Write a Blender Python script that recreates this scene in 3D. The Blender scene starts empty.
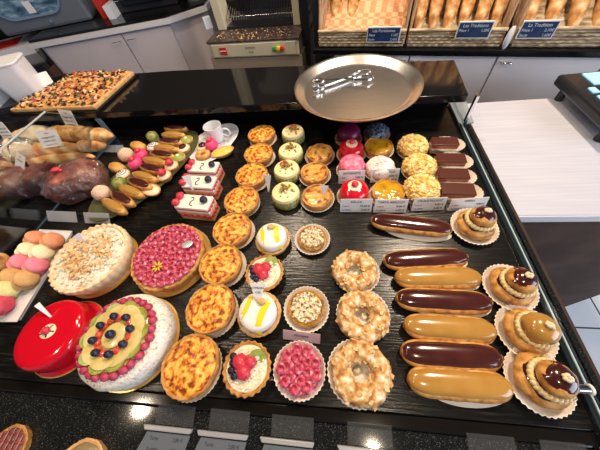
import bpy, math, random
from mathutils import Vector, Matrix, noise
random.seed(7)
PI=math.pi; sin=math.sin; cos=math.cos; R_=math.radians
S=bpy.context.scene; C=S.collection
DZ=85.0      # deck height above the floor (cm); all heights below are measured from the deck
# ------------------------------------------------------------ camera model (cm)
FPX=246.4; PITCH=0.596; ROLL=-0.199; TH=R_(13.3)
def _rz(v): return Vector((cos(TH)*v[0]-sin(TH)*v[1], sin(TH)*v[0]+cos(TH)*v[1], v[2]))
_fw=Vector((0,sin(PITCH),-cos(PITCH))); _r=Vector((1,0,0)); _u=_r.cross(_fw)
_r2=cos(ROLL)*_r+sin(ROLL)*_u; _u2=-sin(ROLL)*_r+cos(ROLL)*_u
FW,RT,UP=_rz(_fw),_rz(_r2),_rz(_u2)
def A(px,py,z=0):                      # photograph pixel -> point of the horizontal plane at height z
    d=FW+RT*((px-300)/FPX)+UP*((225-py)/FPX)
    k=(z-50)/d.z
    return (d.x*k,d.y*k)
cam=bpy.data.cameras.new('camera'); co=bpy.data.objects.new('camera',cam); C.objects.link(co)
cam.sensor_width=36; cam.lens=FPX/600*36; cam.clip_start=0.02; cam.clip_end=60
m=Matrix((RT,UP,-FW)).transposed().to_4x4(); m.translation=Vector((0,0,(50+DZ)/100)); co.matrix_world=m
S.camera=co
# ------------------------------------------------------------ materials
MT={}
def M(name,stops,rough=.5,scale=60,detail=3,metal=0,coat=0,bump=0,bscale=None,sss=0,trans=0,alpha=1,stretch=None,kind='noise',emit=0,ior=1.45,spec=None):
    if name in MT: return MT[name]
    mt=bpy.data.materials.new(name); mt.use_nodes=True; nt=mt.node_tree; N=nt.nodes; L=nt.links
    b=N['Principled BSDF']
    if not isinstance(stops[0],tuple): stops=[(0,stops)]
    b.inputs['Roughness'].default_value=rough; b.inputs['Metallic'].default_value=metal
    b.inputs['Coat Weight'].default_value=coat; b.inputs['Coat Roughness'].default_value=.08
    b.inputs['IOR'].default_value=ior
    if spec is not None: b.inputs['Specular IOR Level'].default_value=spec
    if sss: b.inputs['Subsurface Weight'].default_value=sss; b.inputs['Subsurface Scale'].default_value=.004
    if trans: b.inputs['Transmission Weight'].default_value=trans
    b.inputs['Alpha'].default_value=alpha
    tc=N.new('ShaderNodeTexCoord'); mp=N.new('ShaderNodeMapping'); L.new(tc.outputs['Object'],mp.inputs['Vector'])
    if stretch: mp.inputs['Scale'].default_value=stretch
    if len(stops)>1:
        if kind=='voronoi': t=N.new('ShaderNodeTexVoronoi'); o=t.outputs['Distance']
        elif kind=='wave': t=N.new('ShaderNodeTexWave'); t.bands_direction='DIAGONAL'; o=t.outputs['Fac']; t.inputs['Distortion'].default_value=2
        elif kind=='checker': t=N.new('ShaderNodeTexChecker'); o=t.outputs['Fac']
        else: t=N.new('ShaderNodeTexNoise'); o=t.outputs['Fac']; t.inputs['Detail'].default_value=detail
        t.inputs['Scale'].default_value=scale; L.new(mp.outputs[0],t.inputs['Vector'])
        cr=N.new('ShaderNodeValToRGB'); L.new(o,cr.inputs[0]); e=cr.color_ramp.elements
        e[0].position=stops[0][0]; e[0].color=(*stops[0][1],1); e[1].position=stops[1][0]; e[1].color=(*stops[1][1],1)
        for p,c in stops[2:]: x=e.new(p); x.color=(*c,1)
        L.new(cr.outputs[0],b.inputs['Base Color'])
    else: b.inputs['Base Color'].default_value=(*stops[0][1],1)
    if emit: b.inputs['Emission Color'].default_value=(*stops[0][1],1); b.inputs['Emission Strength'].default_value=emit
    if bump:
        t=N.new('ShaderNodeTexNoise'); t.inputs['Scale'].default_value=bscale or scale; t.inputs['Detail'].default_value=4
        L.new(mp.outputs[0],t.inputs['Vector']); bm=N.new('ShaderNodeBump'); bm.inputs['Strength'].default_value=bump; bm.inputs['Distance'].default_value=.002
        L.new(t.outputs['Fac'],bm.inputs['Height']); L.new(bm.outputs[0],b.inputs['Normal'])
    MT[name]=mt; return mt
def mm(n,*a,**k): return M(n,*a,**k)
m_deck=M('black_woodgrain_deck',[(.38,(.003,.003,.003)),(.55,(.007,.0068,.0065)),(.72,(.024,.021,.018))],rough=.24,scale=230,detail=4,stretch=(.07,1,1),bump=.28,bscale=260,spec=.42)
m_gloss=M('black_gloss',(.006,.006,.007),rough=.12)
m_gran=M('black_granite',[(.35,(.006,.007,.008)),(.62,(.012,.013,.014)),(.7,(.10,.11,.10))],rough=.07,scale=620,detail=2)
m_shelf=M('polished_black_granite',[(.4,(.006,.006,.007)),(.7,(.012,.011,.011)),(.78,(.05,.05,.05))],rough=.08,scale=300,detail=2)
m_steel=M('brushed_steel',[(.3,(.72,.71,.70)),(.7,(.82,.81,.80))],rough=.27,metal=1,scale=150,stretch=(.1,1,1))
m_chrome=M('chrome',(.8,.8,.82),rough=.12,metal=1)
m_table=M('brushed_pale_top',[(.3,(.49,.51,.63)),(.5,(.54,.56,.67)),(.7,(.60,.61,.71))],rough=.32,scale=130,detail=5,stretch=(.04,1,1))
m_brown=M('dark_brown_laminate',[(.4,(.045,.026,.020)),(.6,(.075,.045,.034))],rough=.55,scale=6,spec=.08)
def glassy(name,col,al,rough=.03,crinkle=0):
    if name in MT: return MT[name]
    mt=bpy.data.materials.new(name); mt.use_nodes=True; nt=mt.node_tree; N=nt.nodes; L=nt.links; N.clear()
    o=N.new('ShaderNodeOutputMaterial'); t=N.new('ShaderNodeBsdfTransparent'); t.inputs[0].default_value=(*col,1)
    g=N.new('ShaderNodeBsdfGlossy'); g.inputs['Roughness'].default_value=rough; g.inputs[0].default_value=(1,1,1,1)
    if crinkle:
        t2=N.new('ShaderNodeTexNoise'); t2.inputs['Scale'].default_value=crinkle; t2.inputs['Detail'].default_value=3; tc=N.new('ShaderNodeTexCoord'); L.new(tc.outputs['Object'],t2.inputs['Vector']); b2=N.new('ShaderNodeBump'); b2.inputs['Strength'].default_value=1; b2.inputs['Distance'].default_value=.02; L.new(t2.outputs['Fac'],b2.inputs['Height']); L.new(b2.outputs[0],g.inputs['Normal'])
    f=N.new('ShaderNodeFresnel'); f.inputs[0].default_value=1.5; ad=N.new('ShaderNodeMath'); ad.operation='ADD'; ad.inputs[1].default_value=al
    x=N.new('ShaderNodeMixShader'); L.new(f.outputs[0],ad.inputs[0]); L.new(ad.outputs[0],x.inputs[0]); L.new(t.outputs[0],x.inputs[1]); L.new(g.outputs[0],x.inputs[2]); L.new(x.outputs[0],o.inputs[0])
    MT[name]=mt; return mt
m_glass=glassy('clear_glass',(.93,.96,.97),.02)
m_edge=M('glass_edge',(.015,.024,.032),rough=.15)
m_pane=M('blue_grey_pane',(.12,.20,.26),rough=.08,alpha=.25)
m_line=M('polished_glass_line',(.42,.55,.62),rough=.1)
m_acry=M('clear_acrylic',(.40,.42,.45),rough=.2,alpha=.05)
m_acryr=M('acrylic_rim',(.50,.51,.55),rough=.25,alpha=.5)
m_white=M('white_card',(.80,.79,.80),rough=.55)
m_ink=M('black_ink',(.03,.03,.04),rough=.7)
m_inkr=M('red_ink',(.5,.08,.08),rough=.7)
m_paper=M('white_paper_case',(.80,.74,.66),rough=.6)
m_crust=M('golden_crust',[(.3,(.62,.34,.12)),(.5,(.50,.23,.06)),(.7,(.26,.09,.02))],rough=.55,scale=70,bump=.6,bscale=250)
m_crustp=M('pale_crust',[(.3,(.72,.46,.22)),(.6,(.60,.33,.12)),(.8,(.40,.18,.05))],rough=.6,scale=60,bump=.5,bscale=250)
m_quiche=M('baked_cheese',[(.32,(.88,.56,.14)),(.46,(.84,.42,.05)),(.54,(.66,.20,.02)),(.62,(.28,.055,.008)),(.75,(.10,.02,.005))],rough=.26,scale=115,detail=4,bump=1,bscale=160)
m_choux=M('choux_pastry',[(.3,(.76,.46,.16)),(.5,(.60,.29,.07)),(.72,(.32,.11,.025))],rough=.5,scale=70,bump=.6,bscale=180)
m_choc=M('chocolate_glaze',[(.4,(.052,.011,.010)),(.6,(.078,.018,.015))],rough=.16,scale=20,coat=.6)
m_coffee=M('coffee_glaze',[(.4,(.42,.215,.045)),(.6,(.48,.26,.06))],rough=.18,scale=20,coat=.6)
m_cream=M('cream',[(.4,(.84,.76,.58)),(.6,(.80,.68,.45))],rough=.45,scale=80,sss=.1)
m_butter=M('butter_cream',[(.4,(.78,.60,.28)),(.6,(.84,.70,.42))],rough=.45,scale=80)
m_butterw=M('white_icing',(.88,.84,.74),rough=.35)
m_butterc=M('ivory_cream',[(.4,(.90,.72,.34)),(.6,(.90,.78,.46))],rough=.4,scale=60)
m_whitecr=M('white_cream',(.86,.84,.80),rough=.45,sss=.1)
m_rasp=M('raspberry',[(.3,(.52,.02,.05)),(.7,(.66,.06,.10))],rough=.28,scale=200,sss=.15)
m_raspd=M('sugared_raspberry',[(.35,(.48,.02,.08)),(.5,(.66,.12,.20)),(.68,(.86,.52,.56))],rough=.45,scale=150)
m_red=M('red_mirror_glaze',(.62,.004,.018),rough=.09,coat=1)
m_pink=M('pink_icing',[(.4,(.78,.10,.22)),(.7,(.86,.35,.45))],rough=.35,scale=120)
m_hotpink=M('hot_pink',(.75,.06,.20),rough=.4)
m_blue=M('blueberry',[(.4,(.012,.014,.04)),(.7,(.04,.05,.10))],rough=.35,scale=150)
m_kiwi=M('kiwi_flesh',[(.35,(.22,.30,.04)),(.6,(.36,.42,.09))],rough=.25,scale=120,coat=.4)
m_fruit=M('glazed_yellow_fruit',[(.35,(.62,.48,.14)),(.6,(.72,.58,.26))],rough=.2,scale=50,coat=.5)
m_straw=M('strawberry',[(.4,(.66,.04,.02)),(.7,(.74,.16,.08))],rough=.22,scale=150,coat=.4)
m_powder=M('powdered_sponge',[(.30,(.50,.28,.12)),(.40,(.78,.66,.50)),(.52,(.86,.82,.76))],rough=.8,scale=190,detail=6,bump=.8,bscale=200)
m_brest=M('sugared_choux',[(.36,(.36,.14,.03)),(.48,(.62,.34,.11)),(.56,(.74,.52,.26)),(.66,(.88,.80,.66))],rough=.6,scale=85,detail=6,bump=1,bscale=160)
m_flake=M('almond_flake',[(.4,(.78,.56,.28)),(.7,(.60,.30,.10))],rough=.6,scale=90)
m_flakew=M('sugared_flake',(.84,.74,.58),rough=.7)
m_flakeo=M('caramel_flake',[(.4,(.72,.42,.18)),(.6,(.82,.60,.34))],rough=.5,scale=80)
m_crumb=M('yellow_crumble',[(.35,(.92,.80,.46)),(.5,(.90,.62,.18)),(.68,(.66,.32,.05))],rough=.55,scale=110)
m_gold=M('gold_board',(.75,.48,.16),rough=.3,metal=.7)
m_pist=M('chopped_pistachio',[(.36,(.12,.14,.03)),(.5,(.34,.32,.09)),(.66,(.62,.55,.26))],rough=.6,scale=260,detail=4,bump=1,bscale=280)
m_dish=M('dark_green_glass_dish',(.010,.012,.004),rough=.2)
m_porc=M('white_porcelain',(.78,.79,.82),rough=.12,coat=.6)
m_yell=M('lemon_curd',(.86,.66,.03),rough=.2,coat=.5)
m_apric=M('apricot_glaze',[(.35,(.62,.36,.015)),(.55,(.50,.24,.01)),(.68,(.24,.10,.02))],rough=.15,scale=45,coat=.8)
m_bread=M('crusty_bread',[(.33,(.80,.58,.32)),(.46,(.64,.34,.12)),(.56,(.50,.22,.06)),(.7,(.24,.08,.02))],rough=.6,scale=42,detail=5,bump=.5,bscale=90)
m_scored=M('scored_bread',[(.1,(.78,.54,.28)),(.4,(.66,.36,.13)),(.9,(.50,.22,.06))],rough=.55,scale=9,kind='wave',bump=.5,bscale=90)
m_breadp=M('floured_bread',[(.35,(.52,.38,.22)),(.6,(.72,.62,.46))],rough=.7,scale=30,detail=5,bump=.4)
m_brioche=M('dark_brioche_crust',[(.3,(.42,.13,.07)),(.5,(.27,.05,.028)),(.7,(.14,.018,.012))],rough=.3,scale=35,detail=5,bump=1,bscale=60,coat=.5)
m_film=glassy('cellophane',(.98,.95,.95),.16,.12,70)
m_wick=M('wicker',[(.35,(.20,.13,.07)),(.5,(.44,.33,.20)),(.68,(.62,.50,.34))],rough=.6,scale=60,detail=4,stretch=(.35,1,2.5),bump=1,bscale=90)
m_wickd=M('brown_wicker_rod',[(.3,(.34,.19,.10)),(.7,(.52,.34,.20))],rough=.6,scale=40)
m_slate=M('blue_chalk_slate',[(.4,(.012,.03,.10)),(.7,(.02,.045,.13))],rough=.5,scale=30)
m_chalk=M('chalk',(.62,.70,.80),rough=.8)
m_cab=M('grey_white_laminate',[(.3,(.44,.41,.46)),(.7,(.50,.46,.51))],rough=.45,scale=5)
m_cabw=M('white_laminate',[(.3,(.74,.70,.74)),(.7,(.79,.75,.79))],rough=.45,scale=5)
m_trimw=M('pale_edge',(.60,.60,.64),rough=.4)
m_creamm=M('cream_enamel',[(.3,(.50,.46,.33)),(.7,(.57,.52,.39))],rough=.4,scale=12)
m_beige=M('beige_enamel',(.36,.29,.22),rough=.5)
m_dark=M('dark_plastic',(.018,.019,.025),rough=.3)
m_darkbr=M('dark_brown_steel',[(.4,(.035,.022,.022)),(.6,(.07,.05,.05))],rough=.35,scale=40)
m_grey=M('grey_plastic',(.13,.15,.19),rough=.35)
m_bluew=M('blue_window',[(.35,(.03,.07,.13)),(.5,(.10,.20,.30)),(.65,(.35,.50,.60))],rough=.15,scale=14,stretch=(1,1,3))
m_floor=M('grey_floor_tile',(.45,.46,.49),rough=.3)
m_wall=M('dark_wall_paint',[(.4,(.05,.04,.04)),(.7,(.07,.055,.05))],rough=.7,scale=4)
m_ceil=M('dark_ceiling',(.11,.10,.10),rough=.8)
m_tub=M('white_plastic',(.72,.74,.80),rough=.35)
m_scr=M('lit_screen',(.30,.60,.75),rough=.1,emit=.7)
m_tile=M('terracotta_weave',[(.3,(.62,.28,.12)),(.6,(.80,.46,.26))],rough=.6,scale=45,kind='checker',stretch=(1,1,1))
m_green=M('green_glaze',[(.4,(.20,.23,.05)),(.6,(.42,.42,.14))],rough=.3)
m_purp=M('purple_glaze',(.13,.008,.05),rough=.3)
m_bluec=M('blue_candied_topping',[(.3,(.02,.03,.06)),(.5,(.08,.11,.18)),(.7,(.35,.42,.52))],rough=.5,scale=200,bump=1)
m_pcard=M('pale_blue_card',(.10,.12,.15),rough=.5)
m_pinkcard=M('pinkish_acrylic',(.55,.38,.45),rough=.25,alpha=.8)
m_redp=M('red_plastic',(.55,.03,.02),rough=.4)
m_yelp=M('yellow_plastic',(.7,.5,.02),rough=.4)
m_grnp=M('green_plastic',(.05,.28,.06),rough=.4)
# pizza topping
m_pizza=M('pizza_topping',[(.34,(.03,.03,.012)),(.42,(.36,.09,.03)),(.48,(.66,.30,.08)),(.58,(.76,.44,.14)),(.66,(.34,.07,.03))],rough=.45,scale=62,detail=5,bump=1,bscale=90)
# ------------------------------------------------------------ mesh builder (cm in, metres out)
def nz(p,f=1.0): return noise.noise(Vector(p)*f)
class MB:
    def __init__(s): s.v=[]; s.f=[]
    def add(s,vs,fs):
        o=len(s.v); s.v+=[tuple(v) for v in vs]; s.f+=[tuple(i+o for i in f) for f in fs]; return s
    def box(s,x0,x1,y0,y1,z0,z1,rot=0,c=None,mat=None):
        vs=[Vector((x,y,z)) for z in (z0,z1) for y in (y0,y1) for x in (x0,x1)]
        if mat: vs=[mat@v for v in vs]
        return s.add(vs,[(0,2,3,1),(4,5,7,6),(0,1,5,4),(2,6,7,3),(0,4,6,2),(1,3,7,5)])
    def prism(s,pts,z0,z1):
        n=len(pts); vs=[(x,y,z0) for x,y in pts]+[(x,y,z1) for x,y in pts]
        return s.add(vs,[tuple(reversed(range(n))),tuple(range(n,2*n))]+[(i,(i+1)%n,(i+1)%n+n,i+n) for i in range(n)])
    def lathe(s,prof,n=32,cx=0,cy=0,cz=0,sx=1,sy=1,fn=None,rot=0):
        vs=[];k=len(prof)
        for j,(r,z) in enumerate(prof):
            for i in range(n):
                a=2*PI*i/n; rr,zz=(fn(a,r,z,j) if fn else (r,z))
                x,y=rr*cos(a)*sx,rr*sin(a)*sy
                vs.append((cx+x*cos(rot)-y*sin(rot),cy+x*sin(rot)+y*cos(rot),cz+zz))
        fs=[(j*n+i,j*n+(i+1)%n,(j+1)*n+(i+1)%n,(j+1)*n+i) for j in range(k-1) for i in range(n)]
        if prof[0][0]>1e-4: fs.append(tuple(reversed(range(n))))
        if prof[-1][0]>1e-4: fs.append(tuple((k-1)*n+i for i in range(n)))
        return s.add(vs,fs)
    def ell(s,cx,cy,cz,rx,ry,rz,n=20,m=10,amp=0,fr=1,rot=0,half=False,mat=None,sup=1.0,sq=1.0):
        vs=[]
        for j in range(m+1):
            t=(0 if half else -PI/2)+(PI/2 if half else PI)*j/m
            for i in range(n):
                a=2*PI*i/n; ct,st=cos(t),sin(t)
                ct=max(ct,0.0)**sup; 
                ca,sa=cos(a),sin(a); ca=math.copysign(abs(ca)**sq,ca); sa=math.copysign(abs(sa)**sq,sa)
                x,y,z=ct*ca,ct*sa,math.copysign(abs(st)**(1 if sup==1 else .8),st)
                d=1+(amp*nz((x*fr+cx,y*fr+cy,z*fr+cz)) if amp else 0)
                x*=rx*d;y*=ry*d;z*=rz*d
                v=Vector((x*cos(rot)-y*sin(rot),x*sin(rot)+y*cos(rot),z))
                if mat: v=mat@v
                vs.append((v.x+cx,v.y+cy,v.z+cz))
        fs=[(j*n+i,j*n+(i+1)%n,(j+1)*n+(i+1)%n,(j+1)*n+i) for j in range(m) for i in range(n)]
        if half: fs.append(tuple(reversed(range(n))))
        return s.add(vs,fs)
    def torus(s,R,r,n=48,m=14,cz=0,cx=0,cy=0,sz=1,amp=0,fr=1,a0=0,a1=2*PI,fn=None):
        vs=[];full=abs(a1-a0-2*PI)<1e-6; nn=n if full else n+1
        for i in range(nn):
            a=a0+(a1-a0)*i/n
            for j in range(m):
                b=2*PI*j/m; d=1+(amp*nz((cos(a)*R*fr,sin(a)*R*fr,b)) if amp else 0)
                rr=r*d; 
                if fn: rr*=fn(a,b)
                vs.append((cx+cos(a)*(R+rr*cos(b)),cy+sin(a)*(R+rr*cos(b)),cz+rr*sin(b)*sz))
        fs=[]
        for i in range(n):
            for j in range(m):
                i2=(i+1)%nn if full else i+1
                fs.append((i*m+j,i2*m+j,i2*m+(j+1)%m,i*m+(j+1)%m))
        return s.add(vs,fs)
    def tube(s,pts,r,n=8,closed=False):
        P=[Vector(p) for p in pts]; k=len(P); vs=[]
        for i,p in enumerate(P):
            a=P[(i-1)%k] if (closed or i>0) else p; b=P[(i+1)%k] if (closed or i<k-1) else p
            t=(b-a).normalized(); h=Vector((0,0,1)) if abs(t.z)<.9 else Vector((1,0,0))
            u=t.cross(h).normalized(); w=t.cross(u); rr=r[i] if isinstance(r,(list,tuple)) else r
            for j in range(n): q=2*PI*j/n; vs.append(p+u*rr*cos(q)+w*rr*sin(q))
        fs=[(i*n+j,((i+1)%k)*n+j,((i+1)%k)*n+(j+1)%n,i*n+(j+1)%n) for i in range(k if closed else k-1) for j in range(n)]
        if not closed: fs+=[tuple(range(n)),tuple((k-1)*n+j for j in reversed(range(n)))]
        return s.add(vs,fs)
    def chip(s,p,l,w,t,rng=random):
        a=Matrix.Rotation(rng.uniform(0,6.28),3,'Z')@Matrix.Rotation(rng.uniform(-.7,.7),3,'X')@Matrix.Rotation(rng.uniform(-.5,.5),3,'Y')
        vs=[Vector(p)+a@Vector((x*l*(.7 if x*y>0 else 1),y*w,z*t)) for z in (-.5,.5) for y in (-.5,.5) for x in (-.5,.5)]
        return s.add(vs,[(0,2,3,1),(4,5,7,6),(0,1,5,4),(2,6,7,3),(0,4,6,2),(1,3,7,5)])
    def mesh(s,name,mat,smooth=True):
        me=bpy.data.meshes.new(name); me.from_pydata([(x*.01,y*.01,z*.01) for x,y,z in s.v],[],s.f); me.update()
        me.materials.append(mat)
        if smooth:
            me.polygons.foreach_set('use_smooth',[True]*len(me.polygons))
            try: me.set_sharp_from_angle(angle=R_(48))
            except Exception: pass
        return me
    def build(s,name,mat,parent=None,smooth=True,bev=0,label=None):
        o=bpy.data.objects.new(name,s.mesh(name,mat,smooth)); C.objects.link(o)
        if parent: o.parent=parent
        if bev:
            b=o.modifiers.new('bevel','BEVEL'); b.width=bev*.01; b.segments=2; b.limit_method='ANGLE'
        if label: o['label']=label
        return o
def place(o,x,y,z=0,rz=0): o.location=(x*.01,y*.01,(z+DZ)*.01); o.rotation_euler=(0,0,rz); return o
def thing(name,label,cat,x=0,y=0,z=0,rz=0,group=None):
    o=bpy.data.objects.new(name,None); C.objects.link(o); o.empty_display_size=.02
    o['label']=label; o['category']=cat
    if group: o['group']=group
    return place(o,x,y,z,rz)
def tag(o,label,cat,group=None):
    o['label']=label; o['category']=cat
    if group: o['group']=group
    return o
def struct(name,mb,mat,bev=0,smooth=False):
    o=mb.build(name,mat,None,smooth,bev); place(o,0,0,0); o['kind']='structure'; return o
def cpy(o,parent=None):
    c=o.copy(); C.objects.link(c)
    if parent: c.parent=parent
    for ch in KIDS.get(o.name,[]): cpy(ch,c)
    return c
KIDS={}
def index():
    KIDS.clear()
    for o in bpy.data.objects:
        if o.parent: KIDS.setdefault(o.parent.name,[]).append(o)
def series(proto,spots,group):
    """spots: (x,y,z,rz,label[,scale]) - first moves the original, the rest are copies with copies of the parts"""
    index(); out=[]
    for i,sp in enumerate(spots):
        o=proto if i==0 else cpy(proto)
        place(o,*sp[:4]); o['label']=sp[4]; o['group']=group
        if len(sp)>5: o.scale=(sp[5],)*3
        out.append(o)
    return out
def text(body,size,mat,parent,x,y,z,rx=0,rz=0,align='LEFT',name='lettering',ry=0):
    cu=bpy.data.curves.new('t','FONT'); cu.body=body; cu.size=size*.01; cu.align_x=align; cu.extrude=.00012
    t=bpy.data.objects.new('t',cu); C.objects.link(t); bpy.context.view_layer.update()
    me=bpy.data.meshes.new_from_object(t.evaluated_get(bpy.context.evaluated_depsgraph_get())); bpy.data.objects.remove(t); bpy.data.curves.remove(cu)
    me.materials.clear(); me.materials.append(mat)
    o=bpy.data.objects.new(name,me); C.objects.link(o); o.parent=parent
    o.location=(x*.01,y*.01,z*.01); o.rotation_euler=(rx,ry,rz); return o
rnd=random.uniform
# ============================================================ SETTING
fl=MB(); fl.box(-420,420,-200,330,-DZ-4,-DZ); floor=struct('floor',fl,m_floor)
# tile joints in the floor material
nt=m_floor.node_tree; br=nt.nodes.new('ShaderNodeTexBrick'); tc=nt.nodes['Texture Coordinate']; br.offset=0
br.inputs['Color1'].default_value=(.80,.81,.85,1); br.inputs['Color2'].default_value=(.85,.86,.90,1); br.inputs['Mortar'].default_value=(.07,.07,.08,1)
br.inputs['Scale'].default_value=3.2; br.inputs['Mortar Size'].default_value=.012; br.inputs['Brick Width'].default_value=1; br.inputs['Row Height'].default_value=1
nt.links.new(tc.outputs['Object'],br.inputs['Vector']); nt.links.new(br.outputs['Color'],nt.nodes['Principled BSDF'].inputs['Base Color'])
struct('wall_back',MB().box(-420,420,232,240,-DZ,170),m_wall)
struct('wall_left',MB().box(-420,-412,-200,232,-DZ,170),m_wall)
struct('ceiling',MB().box(-420,420,-200,330,170,176),m_ceil)
# ============================================================ DISPLAY CASE
case=thing('display_case','long black pastry display case with granite shelf and glass sides','display case',0,0,0)
MB().box(-125,37.3,-2.6,79,-2,0).build('deck',m_deck,case,False,.15)
MB().box(-125,37.3,-4.6,-2.6,-3,-.4).build('deck_front_lip',M('bronze_lip',(.007,.006,.005),rough=.1),case,False,.3)
MB().prism([(-125,-26),(41.2,-26),(41.2,-4.6),(-125,-4.6)],-4,-.9).build('front_ledge',m_gran,case,False,.2)
MB().box(-125,41,-24,79.5,-DZ,-4).build('body',m_brown,case,False)
MB().box(37.3,41.2,-4.6,79,-3.9,-.3).build('side_rim',m_gran,case,False,.2)
MB().box(41.25,42.7,-4.6,79,-12,-1.6).build('side_panel',m_brown,case,False)
MB().box(37.3,38.3,-25,79,-.3,.7).build('side_trim',m_edge,case,False,.15)
MB().box(38.05,38.3,-25,79,.7,.9).build('trim_line',m_line,case,False)
MB().box(38.4,38.6,-4,79,-.3,1.6).build('end_glass',m_glass,case,False)
MB().prism([(37.5,68.2),(41.5,68.2),(42.5,79),(37.5,79)],.5,1.0).build('corner_glass',M('frosted_corner_pane',(.36,.42,.46),rough=.2,alpha=.7),case,False)
MB().box(38.2,38.9,67,68,0,9.6).build('corner_post',m_chrome,case,False)
shelf=[(-122,73.6),(36.2,67.6),(37.6,87),(-60,97.5),(-122,100)]
MB().prism(shelf,7.8,10).build('service_shelf',m_shelf,case,False,.25)
MB().box(-125,37.3,79,80.5,-2,8).build('back_riser',m_gloss,case,False)
g=MB(); 
def vpane(y0,y1,z,x=-79.4,t=.5): pass
pts=[(20,0),(72.5,0),(72.5,7.6),(60,18),(20,18)]
g.add([(-79.6+dx-(72-y)*.075,y,z) for dx in (0,.5) for y,z in pts],[(4,3,2,1,0),(5,6,7,8,9)]+[(i,(i+1)%5,(i+1)%5+5,i+5) for i in range(5)])
g.build('glass_divider',m_glass,case,False)
g=MB()
def dv(y,z): return (-79.3-(72-y)*.075,y,z)
g.tube([dv(20,18),dv(60,18)],.25,6); g.tube([dv(20,.2),dv(72.5,.2),dv(72.5,7.4)],.2,6)
g.build('divider_edge',M('divider_edge_grey',(.40,.42,.43),rough=.3),case)
k=thing('case_knob','small chrome cylinder knob on the right glass edge beside last religieuse','knob',35.2,2.4,2.6)
MB().tube([(0,0,0),(1.6,0,0)],.6,16).build('barrel',m_chrome,k)
MB().tube([(1.6,0,0),(1.9,0,0)],.75,16).build('cap',m_white,k,label='white end cap')
MB().box(.7,1.2,-.25,.25,-2.6,-.3).build('stem',m_chrome,k)
# ---------------- right hand table
t=thing('side_table','pale brushed-top service table beside the right end of the display case','table',43,36.6,-2)
MB().box(0,62,0,46.1,-2.2,0).build('tabletop',m_table,t,False,.2)
MB().box(0,62,-.3,0,-2.3,-.2).build('front_trim',m_trimw,t,False)
MB().box(  .8,61,1.2,45.4,-83,-2.3).build('cabinet_body',m_brown,t,False)
# ---------------- scale
x0,y0=A(562,80,8); t=thing('weighing_scale','black shop weighing scale with lit blue display on the pale table','scale',69.5,83.5,-2,R_(-88))
g=MB(); g.box(-1,26,-1,16,3.6,6.6); g.build('housing',m_dark,t,False,.8)
for a in (2,22): 
    for b in (2,13): MB().lathe([(1.2,0),(1.2,3.7)],12,a,b).build('foot',m_dark,t)
MB().box(.5,6.5,4.5,11,6.6,6.9).build('screen',m_scr,t,False,label='lit pale blue screen')
for i in range(2): MB().box(8+i*4,10.5+i*4,2,3.6,6.6,6.9).build('indicator',m_scr,t,False,label='small lit indicator')
g=MB()
for i in range(4):
    for j in range(3): g.box(9+i*3.6,11.8+i*3.6,5.5+j*3,7.8+j*3,6.6,7.1)
g.build('keypad',m_grey,t,False,.1)
MB().torus(2.2,.25,24,8,8,15,8).build('weighing_ring',m_chrome,t)
# ============================================================ BACK RIGHT: cabinets, shelf, baskets
RB=R_(-13)
cab=thing('base_cabinet','white two-door base cabinet under the bread baskets','cabinet',1.6,118,0,RB)
MB().box(-.5,92,.4,46,-DZ,2.5).build('body',m_cabw,cab,False)
for a,b in ((0,29.5),(30,59.3),(59.9,91)):
    d=MB().box(a,b,-1.2,.4,-80,2.4).build('door',m_cabw,cab,False,.15)
    hx=a+3 if a>40 else (b-2.6 if a<10 else a+2.6)
    MB().tube([(hx-1.6,-1.2,.6),(hx-1.4,-2.6,.6),(hx+1.4,-2.6,.6),(hx+1.6,-1.2,.6)],.25,8).build('handle',m_chrome,d)
MB().box(92,95,-1,44,-DZ,2.5).build('end_post',m_wickd,cab,False)
bs=thing('bread_shelf','black shelf slab carrying the bread baskets','shelf',1.6,118,0,RB)
MB().box(-9,98,-2.5,47,2.6,4.6).build('slab',m_gloss,bs,False,.3)
MB().box(-11,-8,8,40,-DZ,60).build('side_upright',m_dark,bs,False)
def loc(px,py):  # point on the front plane of the right-hand units -> local (s,z)
    d=FW+RT*((px-300)/FPX)+UP*((225-py)/FPX); e=(cos(RB),sin(RB)); n=(-e[1],e[0])
    k=(1.6*n[0]+118*n[1])/(d.x*n[0]+d.y*n[1]); return ((d.x*k-1.6)*e[0]+(d.y*k-118)*e[1], d.z*k+50)
def basket(s0,s1,label,tile=False):
    b=thing('bread_basket',label,'basket',1.6+cos(RB)*s0,118+sin(RB)*s0,4.6,RB,'wicker bread baskets'); w=s1-s0
    g=MB(); 
    for i in range(5):   # horizontal weave courses
        z=.4+i*.95
        pts=[(q*w/24, -.15+(.18 if (q+i)%2 else -.18), z+.4) for q in range(25)]
        g.tube(pts,.52,6)
    g.build('front_panel',m_wick,b)
    MB().tube([(-.3,-.2,5.4),(w+.3,-.2,5.4)],.62,8).build('front_rim',m_wick,b)
    for sx in (0,w):
        g=MB()
        for i in range(6): 
            g.tube([(sx,.4+i*.8,1+i*.4),(sx,3+i*4.2,14),(sx,6+i*6,38)],.5,6)
        g.build('side_panel',m_wickd,b)
    g=MB(); a=R_(30); mt=Matrix.Translation((0,1,1.0))@Matrix.Rotation(a,4,'X')
    g.box(.6,w-.6,0,42,0,.6,mat=mt); g.build('base_panel',m_tile if tile else m_wick,b,False)
    if tile:
        g=MB(); g.box(.8,w-.8,.3,1.0,.3,4.4); g.build('inner_lining',m_breadp,b,False)
    MB().box(.6,w-.6,38,39,20,44).build('back_panel',m_breadp if tile else m_wickd,b,False)
    return b
basket(-6.5,26.4,'wicker basket with orange woven base, left of the three baskets',True)
basket(28,58.5,'wicker basket full of baguettes, middle of the three baskets')
basket(62,97,'wicker basket of loaves at the far right of the bread shelf')
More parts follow.
